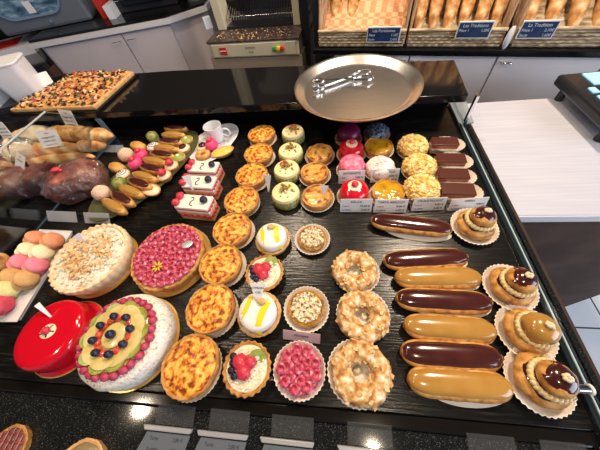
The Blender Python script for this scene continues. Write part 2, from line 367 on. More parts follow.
def loaf_mb(L,r,slash=5,seed=0,flat=.8):
    g=MB(); n=30; mm_=14; vs=[]
    for i in range(n+1):
        u=-1+2*i/n; w=max(.02,(1-abs(u)**3.2))**.55
        for j in range(mm_):
            b=2*PI*j/mm_; d=1+.10*nz((u*4+seed,cos(b),sin(b)))
            if sin(b)>.3: d+=.045*sin(u*slash*PI*2+cos(b)*1.5)
            vs.append((u*L/2, cos(b)*r*w*d, sin(b)*r*w*d*flat))
    fs=[(i*mm_+j,(i+1)*mm_+j,(i+1)*mm_+(j+1)%mm_,i*mm_+(j+1)%mm_) for i in range(n) for j in range(mm_)]
    fs+=[tuple(range(mm_)),tuple(n*mm_+j for j in reversed(range(mm_)))]
    return g.add(vs,fs)
lm=[loaf_mb(44,2.45,7,k).mesh('baguette',m_bread) for k in range(3)]
def baguette(s,lab,tilt,dep=7,lean=0,sc=1,grp='baguettes standing in the baskets'):
    o=bpy.data.objects.new('baguette',lm[int(s*7)%3]); C.objects.link(o)
    x=1.6+cos(RB)*s-sin(RB)*dep; y=118+sin(RB)*s+cos(RB)*dep
    L=22*sc; el=R_(tilt)
    # long axis (local x) leans back and up; lower end rests in the basket
    d=Vector((sin(R_(lean)),cos(R_(lean)),0)); d.rotate(Matrix.Rotation(RB,3,'Z'))
    ax=Vector((d.x*cos(el),d.y*cos(el),sin(el)))
    ctr=Vector((x,y,7.2))+ax*L
    o.location=(ctr.x*.01,ctr.y*.01,(ctr.z+DZ)*.01); o.scale=(sc,)*3
    o.rotation_euler=ax.to_track_quat('X','Z').to_euler()
    tag(o,lab,'bread',grp)
for s,lab,ti,de,le in [(-2.2,'baguette leaning at the left edge of the orange-based basket',48,8,-4),(3.8,'second baguette in the left corner of the orange-based basket',48,8,6)]:
    baguette(s,lab,ti,de,le)
P8=['first','second','third','fourth','fifth','sixth']
for i in range(6): baguette(30.6+i*4.95,'baguette in the middle basket, %s from its left side'%P8[i],54,2.6+(i%2)*1.5,(i-2)*2,1.0)
for i in range(5): baguette(65.5+i*6.4,'loaf in the far right basket, %s from its left side'%P8[i],50,2.6+(i%2)*2,(-8,4,-5,6,12)[i],1.12)
def sign(pbl,pbr,h,title,rows,label):
    s0,z0=loc(*pbl); s1,z1=loc(*pbr); w=s1-s0
    t=thing('price_sign',label,'sign',1.6+cos(RB)*s0-sin(RB)*-2.2,118+sin(RB)*s0+cos(RB)*-2.2,z0,RB,'blue chalk signs on the baskets')
    MB().box(0,w,0,.5,0,h).build('frame',m_white,t,False,.05)
    MB().box(.35,w-.35,-.1,.1,.35,h-.35).build('board',m_slate,t,False)
    text(title,h*.27,m_chalk,t,w*.5,-.14,h*.68,PI/2,0,'CENTER')
    for i,(a,b) in enumerate(rows):
        text(a,h*.22,m_chalk,t,w*.06,-.14,h*(.42-.28*i),PI/2); text(b,h*.22,m_chalk,t,w*.94,-.14,h*(.42-.28*i),PI/2,0,'RIGHT')
sign((367,40),(400,36),4.9,'Les Parisiennes',[('Pièce','1,10€'),('Seule','2,40€')],'blue chalk sign on the orange-based bread basket')
sign((454,36),(489,32),4.9,'Les Traditions',[('Pièce 1','1,20€')],'blue chalk sign reading Traditions on the middle bread basket')
sign((514,36),(551,33),4.9,'La Tradition',[('Pièce 1','2,10€'),('Seule','1,60€')],'blue chalk sign on the far right bread basket')
tw=MB(); tw.ell(0,0,3,1.1,.9,3.4,16,10,.15,2); place(tag(tw.build('paper_bag',m_tub),'crumpled white paper bag between middle and right bread baskets','bag'),1.6+cos(RB)*60-sin(RB)*-1,118+sin(RB)*60+cos(RB)*-1,4.8)
# ============================================================ BREAD SLICER
SA=R_(-6.6)
sl=thing('bread_slicer','cream bread slicer with dark blade rack and crumbs on its base','bread slicer',-59.5,136,0,SA)
MB().box(0,45,0,40,-2.2,4.2).build('base',m_creamm,sl,False,.5)
MB().box(-.5,45.5,-.4,40,4.2,5).build('base_top',m_darkbr,sl,False,.2,label='dark brown tray top')
MB().box(-2,46,1,40,-DZ,-2.4).build('stand',m_beige,sl,False,.3)
pn=MB().box(1.5,43.5,-.5,0,-1.6,3.7).build('label_panel',m_creamm,sl,False,.2)
text('SAMSON',1.3,m_ink,pn,21.5,-.55,1.5,PI/2,0,'CENTER'); text('DUO',1.1,m_ink,pn,21.5,-.55,-.3,PI/2,0,'CENTER')
MB().box(5.5,9,-.8,-.4,-.4,2.6).build('badge',m_redp,sl,False,label='red badge')
MB().box(5.7,8.8,-.9,-.7,1.0,1.3).build('badge_stripe',m_white,sl,False)
for a,mt_ in ((33.5,m_grnp),(35.4,m_yelp),(37.2,m_redp)): MB().lathe([(1.0,0),(1.0,1.1),(.5,1.3)],14).build('button',mt_,sl).matrix_local=Matrix.Translation((a*.01,-.004,.012))@Matrix.Rotation(PI/2,4,'X')
for a in (1,40.5): MB().box(a,a+4.6,13,22,5,60).build('post',m_creamm,sl,False,.5)
rk=MB()
for i in range(26): rk.tube([(6.4+i*1.33,14,8.5),(6.4+i*1.33,34,20)],.16,5)
for q in (.1,.5,.9): rk.tube([(5.6,14+20*q,8.2+11.5*q),(40.5,14+20*q,8.2+11.5*q)],.3,6)
rk.build('blade_rack',m_chrome,sl)
MB().box(5.6,40.5,14,36,5,6).build('crumb_floor',m_dark,sl,False)
MB().box(5.6,40.5,36,37,5,60).build('back_plate',m_dark,sl,False)
g=MB()
for i in range(120): g.chip((rnd(3,42) if i%3 else rnd(15,38),rnd(1,13),5.1),rnd(.2,.7),rnd(.2,.5),.15)
o=g.build('bread_crumbs',m_flake,sl,False); o['kind']='stuff'
g=MB(); g.box(-.2,3.6,0,2.2,0,5); o=g.build('paper_packet',m_tub,None,False,.2); place(tag(o,'small white packet standing left of the slicer post','packet'),*A(207,30,5),5,.5)
struct('trim_1',MB().box(-14,-10.5,140,148,-DZ,100),m_dark)
# ============================================================ BACK LEFT: counter and machines
LB=R_(8)
def LP(s,d): return (-163+cos(LB)*s-sin(LB)*d,152+sin(LB)*s+cos(LB)*d)
lc=thing('base_cabinet','grey-white base cabinet with chamfered corner under the machines','cabinet',-163,152,0,LB)
MB().prism([(-2,1),(74,4),(94,15),(98,60),(-2,60)],-DZ,6).build('body',m_cab,lc,False)
for a,b in ((0,45.3),(46,74)):
    ya=1+3*(a+2)/76; yb=1+3*(b+2)/76
    d=MB().prism([(a,ya-1.4),(b,yb-1.4),(b,yb),(a,ya)],-76,5).build('door',m_cab,lc,False,.15)
    hx=b-4 if a<40 else a+4; hy=1+3*(hx+2)/76-1.5
    MB().tube([(hx-2.4,hy,2.5),(hx-2.0,hy-1.6,2.5),(hx+2.0,hy-1.6,2.5),(hx+2.4,hy,2.5)],.25,8).build('handle',m_chrome,d)
ct=thing('worktop','black worktop with pale edge on the left base cabinet','worktop',-163,152,0,LB)
wp=[(-6,-2),(74.5,1.5),(95,13),(99,60),(-6,60)]
MB().prism(wp,6.1,8.4).build('edge_band',m_trimw,ct,False)
MB().prism([(x+(1 if x<0 else -1.2),y+(1.5 if y<40 else 0)) for x,y in wp],8.4,9.6).build('top',m_gloss,ct,False)
lw=thing('low_cabinet','low brown cabinet left of the grey-white cabinet','cabinet',-163,152,0,LB)
MB().box(-110,-2.5,-6,60,-DZ,-3).build('body',m_brown,lw,False)
MB().box(-110,-2.5,-8,60,-3,0).build('top',m_gloss,lw,False,.2)
# grey appliance with rounded window
x,y=LP(-12,14); ap=thing('grey_appliance','grey countertop appliance with large rounded blue window','appliance',x,y,9.6,LB+R_(6))
def rrect(w,h,r,n=6):
    P=[]
    for cx,cz,a0 in ((w-r,h-r,0),(r,h-r,90),(r,r,180),(w-r,r,270)):
        for i in range(n+1): a=R_(a0+90*i/n); P.append((cx+r*cos(a),cz+r*sin(a)))
    return P
def fpan(P,y0,y1):
    n=len(P); g=MB(); return g.add([(a,y0,b) for a,b in P]+[(a,y1,b) for a,b in P],[tuple(range(n)),tuple(reversed(range(n,2*n)))]+[((i+1)%n,i,i+n,(i+1)%n+n) for i in range(n)])
MB().box(-14,38,0,40,0,44).build('housing',m_grey,ap,False,1.5)
fpan([(a-9,b+6) for a,b in rrect(38,36,9)],-1.2,0).build('window_frame',m_chrome,ap,False)
fpan([(a-8,b+7) for a,b in rrect(36,34,8)],-1.6,-.2).build('window',m_bluew,ap,False)
MB().tube([(16,0,3),(16,-1,3)],.8,12).build('button',m_chrome,ap)
MB().box(9,13,-1.8,-1.5,8,13).build('sticker',m_white,ap,False)
for i,(s,mt_,nm,lab) in enumerate([(34,m_redp,'red_carton','red carton between the grey and black machines'),(39.5,m_tub,'white_carton','white carton beside the red one on the left worktop')]):
    x,y=LP(s-1,16-i*4); place(tag(MB().box(0,4,0,12,0,(9,6)[i]).build(nm,mt_,None,False,.1),lab,'box'),x,y,9.6,LB)
x,y=LP(42,20); ov=thing('microwave_oven','black oven with silver trim line on the left worktop','oven',x,y,9.6,LB)
MB().box(0,36,0,34,0,30).build('housing',m_dark,ov,False,.6)
MB().box(2,28,-1,0,3,27).build('door',m_gloss,ov,False,.3)
MB().tube([(1,-1.4,6),(29,-1.4,6)],.3,6).build('trim_bar',m_chrome,ov)
MB().tube([(33,0,18),(33,-2,18)],1.6,14).build('dial',m_chrome,ov)
x,y=LP(80,30); cm=thing('coffee_machine','dark rounded machine at the right end of the left worktop','machine',x,y,9.6,LB-.2)
MB().box(-2,24,0,26,0,26).build('housing',m_dark,cm,False,2)
MB().lathe([(6,0),(6.5,3),(5,8),(5,9)],20,9,-3).build('bowl',m_grey,cm)
x,y=LP(-50,4); pp=thing('paper_stack','stack of white and coloured papers at the far upper left','papers',x,y,0,LB+.3)
MB().box(0,34,0,24,0,5).build('stack',m_tub,pp,False)
MB().box(2,12,-1,20,5,5.3).build('green_sheet',m_grnp,pp,False,label='green sheet'); MB().box(13,26,3,18,5,5.4).build('red_sheet',m_redp,pp,False,label='red sheet')
# ============================================================ ON THE GRANITE SHELF
# pizza
pb=[A(13,113,10.6),A(97,110,10.6),A(133,71,12),A(76,72,12)]
cx=sum(p[0] for p in pb)/4; cy=sum(p[1] for p in pb)/4
pz=thing('pizza_slab','large rectangular pizza slab with olives and vegetables on the black shelf','pizza',cx,cy,10)
q=[(a-cx,b-cy) for a,b in pb]
MB().prism([(a*1.05,b*1.05) for a,b in q],0,.6).build('baking_board',m_gloss,pz,False,.1)
MB().prism(q,.6,2.0).build('crust',m_crustp,pz,False,.4)
g=MB(); n=40; vs=[]
for i in range(n+1):
    for j in range(n+1):
        u,v=i/n,j/n; a=[(1-u)*(1-v)*q[0][k]+u*(1-v)*q[1][k]+u*v*q[2][k]+(1-u)*v*q[3][k] for k in (0,1)]
        e=min(u,1-u,v,1-v); vs.append((a[0]*.995,a[1]*.995,1.5+1.0*min(1,e*22)+.45*nz((a[0]*.6,a[1]*.6,0))+.25*nz((a[0]*2,a[1]*2,3))))
g.add(vs,[(i*(n+1)+j,(i+1)*(n+1)+j,(i+1)*(n+1)+j+1,i*(n+1)+j+1) for i in range(n) for j in range(n)]); g.build('topping',m_pizza,pz)
def scat(n,l,w,t,name,mat,par,zz=2.5):
    g=MB()
    for _ in range(n):
        u,v=rnd(.015,.985),rnd(.015,.985); a=[(1-u)*(1-v)*q[0][k]+u*(1-v)*q[1][k]+u*v*q[2][k]+(1-u)*v*q[3][k] for k in (0,1)]
        g.chip((a[0]*.985,a[1]*.985,zz+rnd(-.1,.2)),rnd(.5,.95)*l,rnd(.5,.95)*w,t*.6)
    return g.build(name,mat,par,False)
m_olive=M('olive_black',(.02,.018,.015),rough=.25); m_pepg=M('green_pepper',(.08,.09,.02),rough=.35); m_ham=M('pink_ham',(.50,.12,.08),rough=.45)
for nm,mt_,k_ in (('olive_pieces',m_olive,150),('pepper_pieces',m_pepg,90),('ham_pieces',m_ham,110),('onion_pieces',m_flakeo,130)):
    scat(k_,1.7,1.0,.5,nm,mt_,pz)['kind']='stuff'
# big steel tray + tongs
T=thing('steel_tray','large round stainless steel tray overhanging the granite shelf','tray',*A(356,87.5,11),10)
prof=[(0,0),(14.6,0),(15.6,.3),(17.0,1.9),(17.9,2.1),(17.9,1.8),(17.1,1.6),(15.8,0.0),(14.6,-.25),(0,-.25)]
MB().lathe([(r,z+.3) for r,z in prof],72).build('dish',m_steel,T)
tx,ty=A(343,80,11); tg=thing('pastry_tongs','wire scissor tongs lying on the round steel tray','tongs',tx,ty,10.8,R_(8))
g=MB()
def loop(cx,cy,rx,ry,rot,r=.22,z=0): 
    P=[]
    for i in range(20):
        a=2*PI*i/20; x=rx*cos(a);y=ry*sin(a)*(1.25 if x>0 else .8); P.append((cx+x*cos(rot)-y*sin(rot),cy+x*sin(rot)+y*cos(rot),z))
    g.tube(P,r,6,True)
g.tube([(-5.5,1.2,.4),(3,-.6,.7)],.24,6); g.tube([(-6,-2.2,.4),(3,1.0,.4)],.24,6)
loop(-7.2,1.6,1.9,.9,-.2,.22,.4); loop(-7.6,-2.9,1.9,.9,.4,.22,.4)
g.build('handles',m_chrome,tg)
g=MB(); loop(5.6,1.6,3.0,1.2,.18,.26,.5); loop(5.6,-1.2,3.0,1.2,-.15,.26,.5)
g.build('jaws',m_chrome,tg)
# white tub on black tray
bt=thing('black_tray','shallow black plastic tray under the white tubs','tray',-113,86,10,.35)
g=MB(); g.box(-12,12,-9,9,0,.6); g.box(-12,12,-9,-8.4,.6,2.2); g.box(-12,12,8.4,9,.6,2.2); g.box(-12,-11.4,-8.4,8.4,.6,2.2); g.box(11.4,12,-8.4,8.4,.6,2.2); g.build('base',m_dark,bt,False,.15)
def tub(x,y,z,w,l,h,label,rz):
    t=thing('plastic_tub',label,'tub',x,y,z,rz,'white plastic tubs')
    g=MB(); n=len(rrect(w,l,2)); P=rrect(w,l,2.2); Q=[((a-w/2)*.86,(b-l/2)*.86) for a,b in P]; P=[(a-w/2,b-l/2) for a,b in P]
    g.add([(a,b,0) for a,b in Q]+[(a,b,h) for a,b in P],[tuple(reversed(range(n))),tuple(range(n,2*n))]+[(i,(i+1)%n,(i+1)%n+n,i+n) for i in range(n)]); g.build('body',m_tub,t)
    MB().prism([(a*1.04,b*1.04) for a,b in P],h,h+.7).build('lid',m_tub,t,False,.25); return t
tub(-113,86.5,10.7,12,10,11,'white plastic tub standing on the black tray',.35)
tub(-128,82,10,12,11,8,'second white plastic tub cut by the left edge of the view',.2)
# ============================================================ PASTRY BUILDERS
def paper_case(par,r,h=1.0,name='paper_case',flat=False,ox=0,oy=0,n=72,sx=1,sy=1,rot=0,base=None):
    def fn(a,rr,z,j): 
        f=1+(.022*sin(a*36*.5*2) if j in (1,2) else 0); return rr*f,z
    b=base or r*.78
    return MB().lathe([(b,0.02),(r,h),(r*.975,h+.02),(b*.97,.12)],n*2,ox,oy,0,sx,sy,fn,rot).build(name,m_paper,par)
def berry_mesh(r,mat,hole=True,name='raspberry'):
    g=MB(); n=16; prof=[(0.02,-.05),(.55,.0),(.92,.25),(1,.6),(.88,.95),(.62,1.15)]
    prof+= [(.58,1.12),(.42,.5),(0.01,.3)] if hole else [(.3,1.32),(0.01,1.38)]
    def fn(a,rr,z,j): d=1+.10*sin(a*7+(PI if j%2 else 0)); return rr*d*r,z*r*(1+.05*sin(a*7+(0 if j%2 else PI)))
    return g.lathe(prof,n*2,fn=fn).mesh(name,mat)
me_rasp=berry_mesh(.85,m_raspd); me_raspf=berry_mesh(.95,m_rasp,False); me_raspd=berry_mesh(.95,M('dusty_raspberry',[(.3,(.40,.02,.07)),(.6,(.50,.08,.14)),(.75,(.70,.36,.42))],rough=.5,scale=120),False)
def inst(me,name,par,x,y,z,sc=1,rx=0,ry=0,rz=0,label=None):
    o=bpy.data.objects.new(name,me); C.objects.link(o); o.parent=par; o.location=(x*.01,y*.01,z*.01); o.scale=(sc,)*3; o.rotation_euler=(rx,ry,rz)
    if label: o['label']=label
    return o
me_bb=MB().lathe([(.02,0),(.4,.02),(.6,.3),(.62,.6),(.45,.92),(.25,.98),(.18,.88),(0.01,.86)],18).mesh('blueberry',m_blue)
def crust(par,R,h,mat=m_crust,wall=.7,fill=.5,name='crust',amp=.03,base=.86,n=64):
    def fn(a,r,z,j): d=1+amp*nz((cos(a)*3+R,sin(a)*3,j*.4))+(.012*sin(a*40) if 1<=j<=3 else 0); return r*d,z*(1+(.10*nz((cos(a)*4,sin(a)*4,R)) if j>0 else 0))
    return MB().lathe([(R*base,0),(R*.95,h*.5),(R,h*.92),(R-.15,h),(R-wall,h-.1),(R-wall-.1,h-fill-.2)],n,fn=fn).build(name,mat,par)
def filling(par,R,z,mat,name='filling',amp=.3,fr=.8,dome=.3,n=48,lab=None,edge=.35):
    g=MB(); k=14; vs=[(0,0,z+dome)]
    for j in range(1,k+1):
        for i in range(n):
            a=2*PI*i/n; r=R*j/k; x,y=r*cos(a),r*sin(a)
            vs.append((x,y,z+dome*(1-(j/k)**2)+(amp*nz((x*fr+R*3,y*fr,z))+amp*.5*nz((x*fr*3,y*fr*3,1)) if j<k else -edge)))
    fs=[(0,1+i,1+(i+1)%n) for i in range(n)]+[(1+(j-1)*n+i,1+j*n+i,1+j*n+(i+1)%n,1+(j-1)*n+(i+1)%n) for j in range(1,k) for i in range(n)]
    return g.add(vs,fs).build(name,mat,par,label=lab)
def dusting(par,R,z,n,l,w,mat,name,r0=0,dome=0,seed=1,stuff=True,t=.12,zr=.25):
    rg=random.Random(seed); g=MB()
    for _ in range(n):
        r=math.sqrt(rg.uniform((r0/R)**2,1))*R; a=rg.uniform(0,6.283); g.chip((r*cos(a),r*sin(a),z+dome*(1-(r/R)**2)+rg.uniform(0,zr)),l*rg.uniform(.6,1.2),w*rg.uniform(.6,1.2),t,rg)
    o=g.build(name,mat,par,False)
    if stuff: o['kind']='stuff'
    return o
def AT(px,py,z): return A(px,py,z)
# ---- quiches
qz=thing('quiche','q','quiche')
crust(qz,4.75,2.9,m_crust,.45,.1,amp=.03,base=.84); filling(qz,4.4,2.85,m_quiche,amp=.28,fr=1.1,dome=.35)
def fn(a,r,z,j): return r*(1+.015*sin(a*40)),z
MB().lathe([(4.3,.02),(4.75,.5),(4.7,.55),(4.25,.14)],160,.35,-.1,0,fn=fn).build('paper_case',m_paper,qz)
QP=[(261,132.5),(258,152),(251,173.5),(241,199),(231.5,228),(220,263),(210,307),(190,365)]
labs=['small golden quiche at the back end of the quiche row','golden quiche second from the back of its row','golden quiche third from back, touched by a white tag','golden quiche fourth from back, right of the berry slices','golden quiche fifth from back, left of the yellow-topped lemon cake','golden quiche sixth from back, right of the big raspberry tart','golden quiche second from the front of its row','biggest-looking golden quiche at the front of the row']
sp=[]
for (a,b),l,s in zip(QP,labs,(.93,.93,.96,.98,1,1.02,1.05,1.09)):
    x,y=A(a,b,2.9); sp.append((x,y,0,rnd(0,6.28),l,s))
series(qz,sp,'round quiches in a row')
# ---- pistachio cream cakes
pc=thing('pistachio_cake','p','cake')
MB().lathe([(3.3,0),(3.6,.3),(3.65,2.3),(3.5,2.6),(3.2,2.7)],40,fn=lambda a,r,z,j:(r*(1+.025*nz((cos(a)*5,sin(a)*5,z*2))),z)).build('nut_side',m_pist,pc)
MB().lathe([(3.45,2.4),(3.5,2.9),(3.25,3.4),(2.4,3.62),(0.01,3.7)],40).build('cream_top',m_butterc,pc)
rg=random.Random(3); g=MB()
for _ in range(22): g.chip((rg.gauss(.3,.7),rg.gauss(.6,.6),3.8+rg.uniform(0,.6)),.8,.5,.3,rg)
g.build('nut_pieces',M('candied_nuts',[(.35,(.42,.20,.05)),(.6,(.25,.22,.05))],rough=.3,scale=150),pc,False)
for a,b in ((-1.6,-1.2),(1.9,-1.4),(-.2,-2.2)): MB().ell(a,b,3.72,.3,.22,.16,8,5).build('pistachio',m_pist,pc)
CP=[(292.5,130),(290,149),(286,167.5),(285,191)]
labs=['cream cake rolled in pistachio, back one with a red berry','cream cake rolled in pistachio, second from the back','cream cake rolled in pistachio, third from the back','cream cake rolled in pistachio, front one of its row']
out=series(pc,[(*A(a,b,3.6),0,rnd(-.5,.5),l,s) for (a,b),l,s in zip(CP,labs,(.98,1,1,1.02))],'pistachio cream cakes')
for k_ in (0,2):
    for d in ((-1,1.2),(-.2,1.7)): inst(me_raspf,'raspberry',out[k_],d[0],d[1],3.7,.62)
# ---- small brown tarts
ft=thing('custard_tart','f','tart')
crust(ft,3.9,2.5,m_crust,.5,.2,base=.9); filling(ft,3.3,2.35,M('baked_custard',[(.35,(.78,.46,.12)),(.5,(.66,.30,.05)),(.6,(.34,.09,.015)),(.75,(.12,.03,.01))],rough=.28,scale=65,detail=2,coat=.4),amp=.15,dome=.2); paper_case(ft,4.35,1.1,base=3.5)
series(ft,[(*A(a,b,2.5),0,rz,l,1) for (a,b),l,rz in zip([(319.5,152),(314.5,171.5),(317,195)],['small baked custard tart at the back beside red dome cakes','small baked custard tart in the middle of its three','small baked custard tart in front, with a tag on it'],(0,2,4))],'small baked custard tarts')
# ---- lemon cakes
lk=thing('lemon_cake','l','cake')
crust(lk,4.1,1.9,m_crustp,.6,.3,base=.85); MB().lathe([(3.3,1.3),(3.45,3.0),(3.1,3.7),(2.2,4.0),(0.01,4.1)],40).build('cream_dome',m_whitecr,lk)
def band(R,n=14,w=1.3,curve=1.2,off=0,h=3.98):
    g=MB(); vs=[]
    for i in range(n+1):
        u=-1+2*i/n
        for s_ in (-1,1):
            x=off+s_*w*.5*(1-.3*abs(u))+curve*u*u; y=u*R; r=math.hypot(x,y); z=4.27-.045*r*r-(.25 if r>2.9 else 0)
            if r>3.3: z-=(r-3.3)*2.6
            vs.append((x,y,z))
    return g.add(vs,[(2*i,2*i+1,2*i+3,2*i+2) for i in range(n)])
band(3.3,off=1.3,curve=.5,w=1.25).build('lemon_stripe',m_yell,lk); band(3.2,off=-1.8,curve=-.6,w=.95).build('lemon_stripe',m_yell,lk)
g=MB(); g.ell(.3,1.6,4.4,.9,.6,.55,14,8,.2,2); g.build('almond_macaroon',m_flake,lk)
series(lk,[(*A(271,235,3.5),0,.2,'lemon cream cake with yellow stripes, back one',1),(*A(257,311,3.5),0,-.3,'lemon cream cake with a white price tag stuck in it',1.06)],'lemon cream cakes')
# ---- fruit tartlets
fk=thing('fruit_tartlet','f','tart')
def scal(a,r,z,j): return r*(1+(.03*sin(a*22) if j in (2,3) else 0)),z
MB().lathe([(3.3,0),(3.8,1.2),(4.1,2.1),(3.9,2.25),(3.4,2.0),(3.3,1.8)],132,fn=scal).build('crust',m_crust,fk)
filling(fk,3.7,2.05,m_cream,'custard',.12,1,.25)
o=dusting(fk,3.2,2.2,120,.35,.25,m_whitecr,'coconut_flakes',.5,.2,4)
for a,b,s in ((-1.1,.6,1.25),(.5,.9,1.1),(-.1,-.7,1.2)): inst(me_raspf,'raspberry',fk,a,b,2.2,s*1.05)
for a,b in ((-2.4,.3),(-2.3,-.8),(-1.6,-1.5),(-2.6,1.2)): inst(me_bb,'blueberry',fk,a,b,2.1,1.0)
g=MB(); g.lathe([(1.4,0),(1.4,.35)],24); o=g.build('kiwi_slice',m_kiwi,fk); o.location=(.015,.018,.026); o.rotation_euler=(.7,.2,.3)
g=MB(); g.lathe([(.4,.36),(.4,.38)],16); o2=g.build('kiwi_core',m_cream,o)
series(fk,[(*A(264,272,2.3),0,.15,'fruit tartlet with raspberries between the two lemon cakes',1),(*A(246.5,367.5,2.3),0,-.1,'fruit tartlet with kiwi slice at the front of the case',1.04)],'fruit tartlets')
# ---- lemon meringue tarts
mk=thing('meringue_tart','m','tart')
crust(mk,3.5,2.0,m_crust,.35,.1,base=.88); filling(mk,3.2,1.9,m_apric,'curd',.03,1,.1,edge=.2); paper_case(mk,4.35,1.3,base=3.4)
m_mer=M('torched_meringue',[(.46,(.90,.85,.68)),(.56,(.70,.45,.18)),(.66,(.14,.05,.02))],rough=.5,scale=190,detail=1)
g=MB(); rg=random.Random(5)
for ring,(r,n) in enumerate(((0,1),(.85,6),(1.65,10),(2.4,15))):
    for i in range(n):
        a=2*PI*i/n+ring*.4+rg.uniform(-.1,.1); x,y=r*cos(a),r*sin(a)
        g.ell(x,y,2.3,.62,.24,.55,10,6,.2,2,rot=a+rg.uniform(-.7,.7))
        g.ell(x*1.05,y*1.05,2.4,.5,.2,.5,10,6,.2,2,rot=a+1.3+rg.uniform(-.5,.5))
g.build('meringue',m_mer,mk)
MB().lathe([(2.7,1.9),(2.75,2.15),(2.2,2.3),(0.01,2.35)],32).build('meringue_base',m_cream,mk)
series(mk,[(*A(312,237,2),0,0,'torched meringue tart, back one of the two',.93),(*A(306,307.5,2),0,1,'torched meringue tart, front one near the raspberry tart',1.02)],'meringue tarts')
# ---- small raspberry tart
rt=thing('raspberry_tartlet','small raspberry tart in a fluted paper case at the front','tart',*A(298.5,369,2.5),0,.2)
crust(rt,3.6,2.1,m_pink,.4,.2,base=.88,amp=.02); filling(rt,3.3,1.9,m_pink,'custard',.05,1,.1); paper_case(rt,4.5,1.5,base=3.5)
for r,n in ((0,1),(1.85,6),(3.0,9)):
    for i in range(n): a=2*PI*i/n+.3*r; inst(me_rasp,'raspberry',rt,r*cos(a),r*sin(a),1.7,1.15,rnd(-.25,.25),rnd(-.25,.25),rnd(0,6))
# ---- paris-brest
pk=thing('choux_ring','c','pastry ring')
def cf(a,b): return 1+.05*sin(a*5+b)
MB().torus(3.1,1.6,110,26,1.65,sz=.92,amp=.16,fr=.7,fn=lambda a,b:cf(a,b)*(1+.09*nz((cos(a)*7,sin(a)*7,b*2))+.06*nz((cos(a)*30,sin(a)*30,b*7)))).build('pastry_ring',m_brest,pk)
rg=random.Random(8); g=MB()
for _ in range(45):
    a=rg.uniform(0,6.283); b=rg.uniform(.2,PI-.2); r=1.65; g.chip(((3.1+r*cos(b))*cos(a),(3.1+r*cos(b))*sin(a),1.7+r*.92*sin(b)),.9,.55,.08,rg)
g.build('almond_flakes',m_flake,pk,False)['kind']='stuff'
g=MB(); g.torus(1.7,.3,28,8,.8,amp=.3,fr=2); g.ell(.2,-.5,.4,.8,.6,.5,16,8); g.build('cream_center',m_cream,pk)
paper_case(pk,4.9,1.3,ox=.35,oy=-.25,base=3.9)
series(pk,[(*A(354.5,268.5,2.6),0,.4,'sugared choux ring with almonds, back of the three',.96),(*A(363,315,2.6),0,1.9,'sugared choux ring with almonds, middle of the three',1.0),(*A(361.5,372,2.6),0,3.6,'sugared choux ring with almonds, front of the three',1.04)],'sugared choux rings')
# ---- eclairs
def eclair(kind,L=15.4,w=2.3,h=1.35):
    t=thing('eclair','e','eclair'); n=36; mq=20
    def sec(u): return max(.03,1-abs(u)**5.5)**.5
    g=MB(); vs=[]
    for i in range(n+1):
        u=-1+2*i/n; u=sin(u*PI/2)*.6+u*.4; s=sec(u)
        for j in range(mq):
            b=2*PI*j/mq; d=1+.03*nz((u*5,cos(b)*2,sin(b)*2)); vs.append((u*L/2,cos(b)*w*s*d,1.55+sin(b)*h*(.35+.65*s)*d))
    fs=[(i*mq+j,(i+1)*mq+j,(i+1)*mq+(j+1)%mq,i*mq+(j+1)%mq) for i in range(n) for j in range(mq)]
    fs+=[tuple(range(mq)),tuple(n*mq+j for j in reversed(range(mq)))]
    g.add(vs,fs).build('pastry',m_choux,t)
    g=MB(); vs=[]; mq=16; a0=R_(36)
    for i in range(n+1):
        u=(-1+2*i/n); u=(sin(u*PI/2)*.6+u*.4)*.975; s=sec(u)
        for j in range(mq+1):
            b=a0+(PI-2*a0)*j/mq; e=min(j,mq-j)/3.; e=min(1,e); e2=min(1,min(i,n-i)/2.); k=.985+.05*min(e,e2)
            b2=b+.05*sin(u*9)*(1-e)
            vs.append((u*L/2*(1.0),cos(b2)*w*s*k,1.55+sin(b2)*h*(.35+.65*s)*k+.12*min(e,e2)))
    g.add(vs,[(i*(mq+1)+j,(i+1)*(mq+1)+j,(i+1)*(mq+1)+j+1,i*(mq+1)+j+1) for i in range(n) for j in range(mq)]).build('icing',m_choc if kind=='choc' else m_coffee,t)
    # long paper cup under the right-hand part
    P=[(L*.08+7.0*cos(a)*(1 if cos(a)>0 else .9),-.45+2.55*sin(a)*(1-.1*cos(a)**4)) for a in [2*PI*i/40 for i in range(40)]]
    MB().prism(P,0.01,.12).build('paper_slip',m_paper,t,False)
    return t
ec=[((371,219.5),(452,229.5),'choc','long chocolate eclair lying alone behind the others'),((384,261),(467.5,256.5),'choc','chocolate eclair first in the stacked row from the back'),((395,277.5),(481,277),'coffee','coffee eclair second from the back of the row of six'),((396,298),(492,303),'choc','chocolate eclair third from the back of the row of six'),((404,325),(496,331),'coffee','coffee eclair fourth from the back of the row of six'),((401,352),(502,358),'choc','chocolate eclair just behind the front coffee eclair'),((408,380),(512,388),'coffee','coffee eclair at the very front of the case')]
pr={'choc':eclair('choc'),'coffee':eclair('coffee')}
for kd in ('choc','coffee'):
    sp=[]
    for a,b,k_,l in ec:
        if k_!=kd: continue
        p0=A(*a,1.8); p1=A(*b,1.8); d=math.hypot(p1[0]-p0[0],p1[1]-p0[1])
        sp.append(((p0[0]+p1[0])/2,(p0[1]+p1[1])/2,0,math.atan2(p1[1]-p0[1],p1[0]-p0[0]),l,d/15.4,))
    for o in series(pr[kd],sp,'%s eclairs'%('chocolate' if kd=='choc' else 'coffee')): s=o.scale.x; o.scale=(s,1.0,1.0)
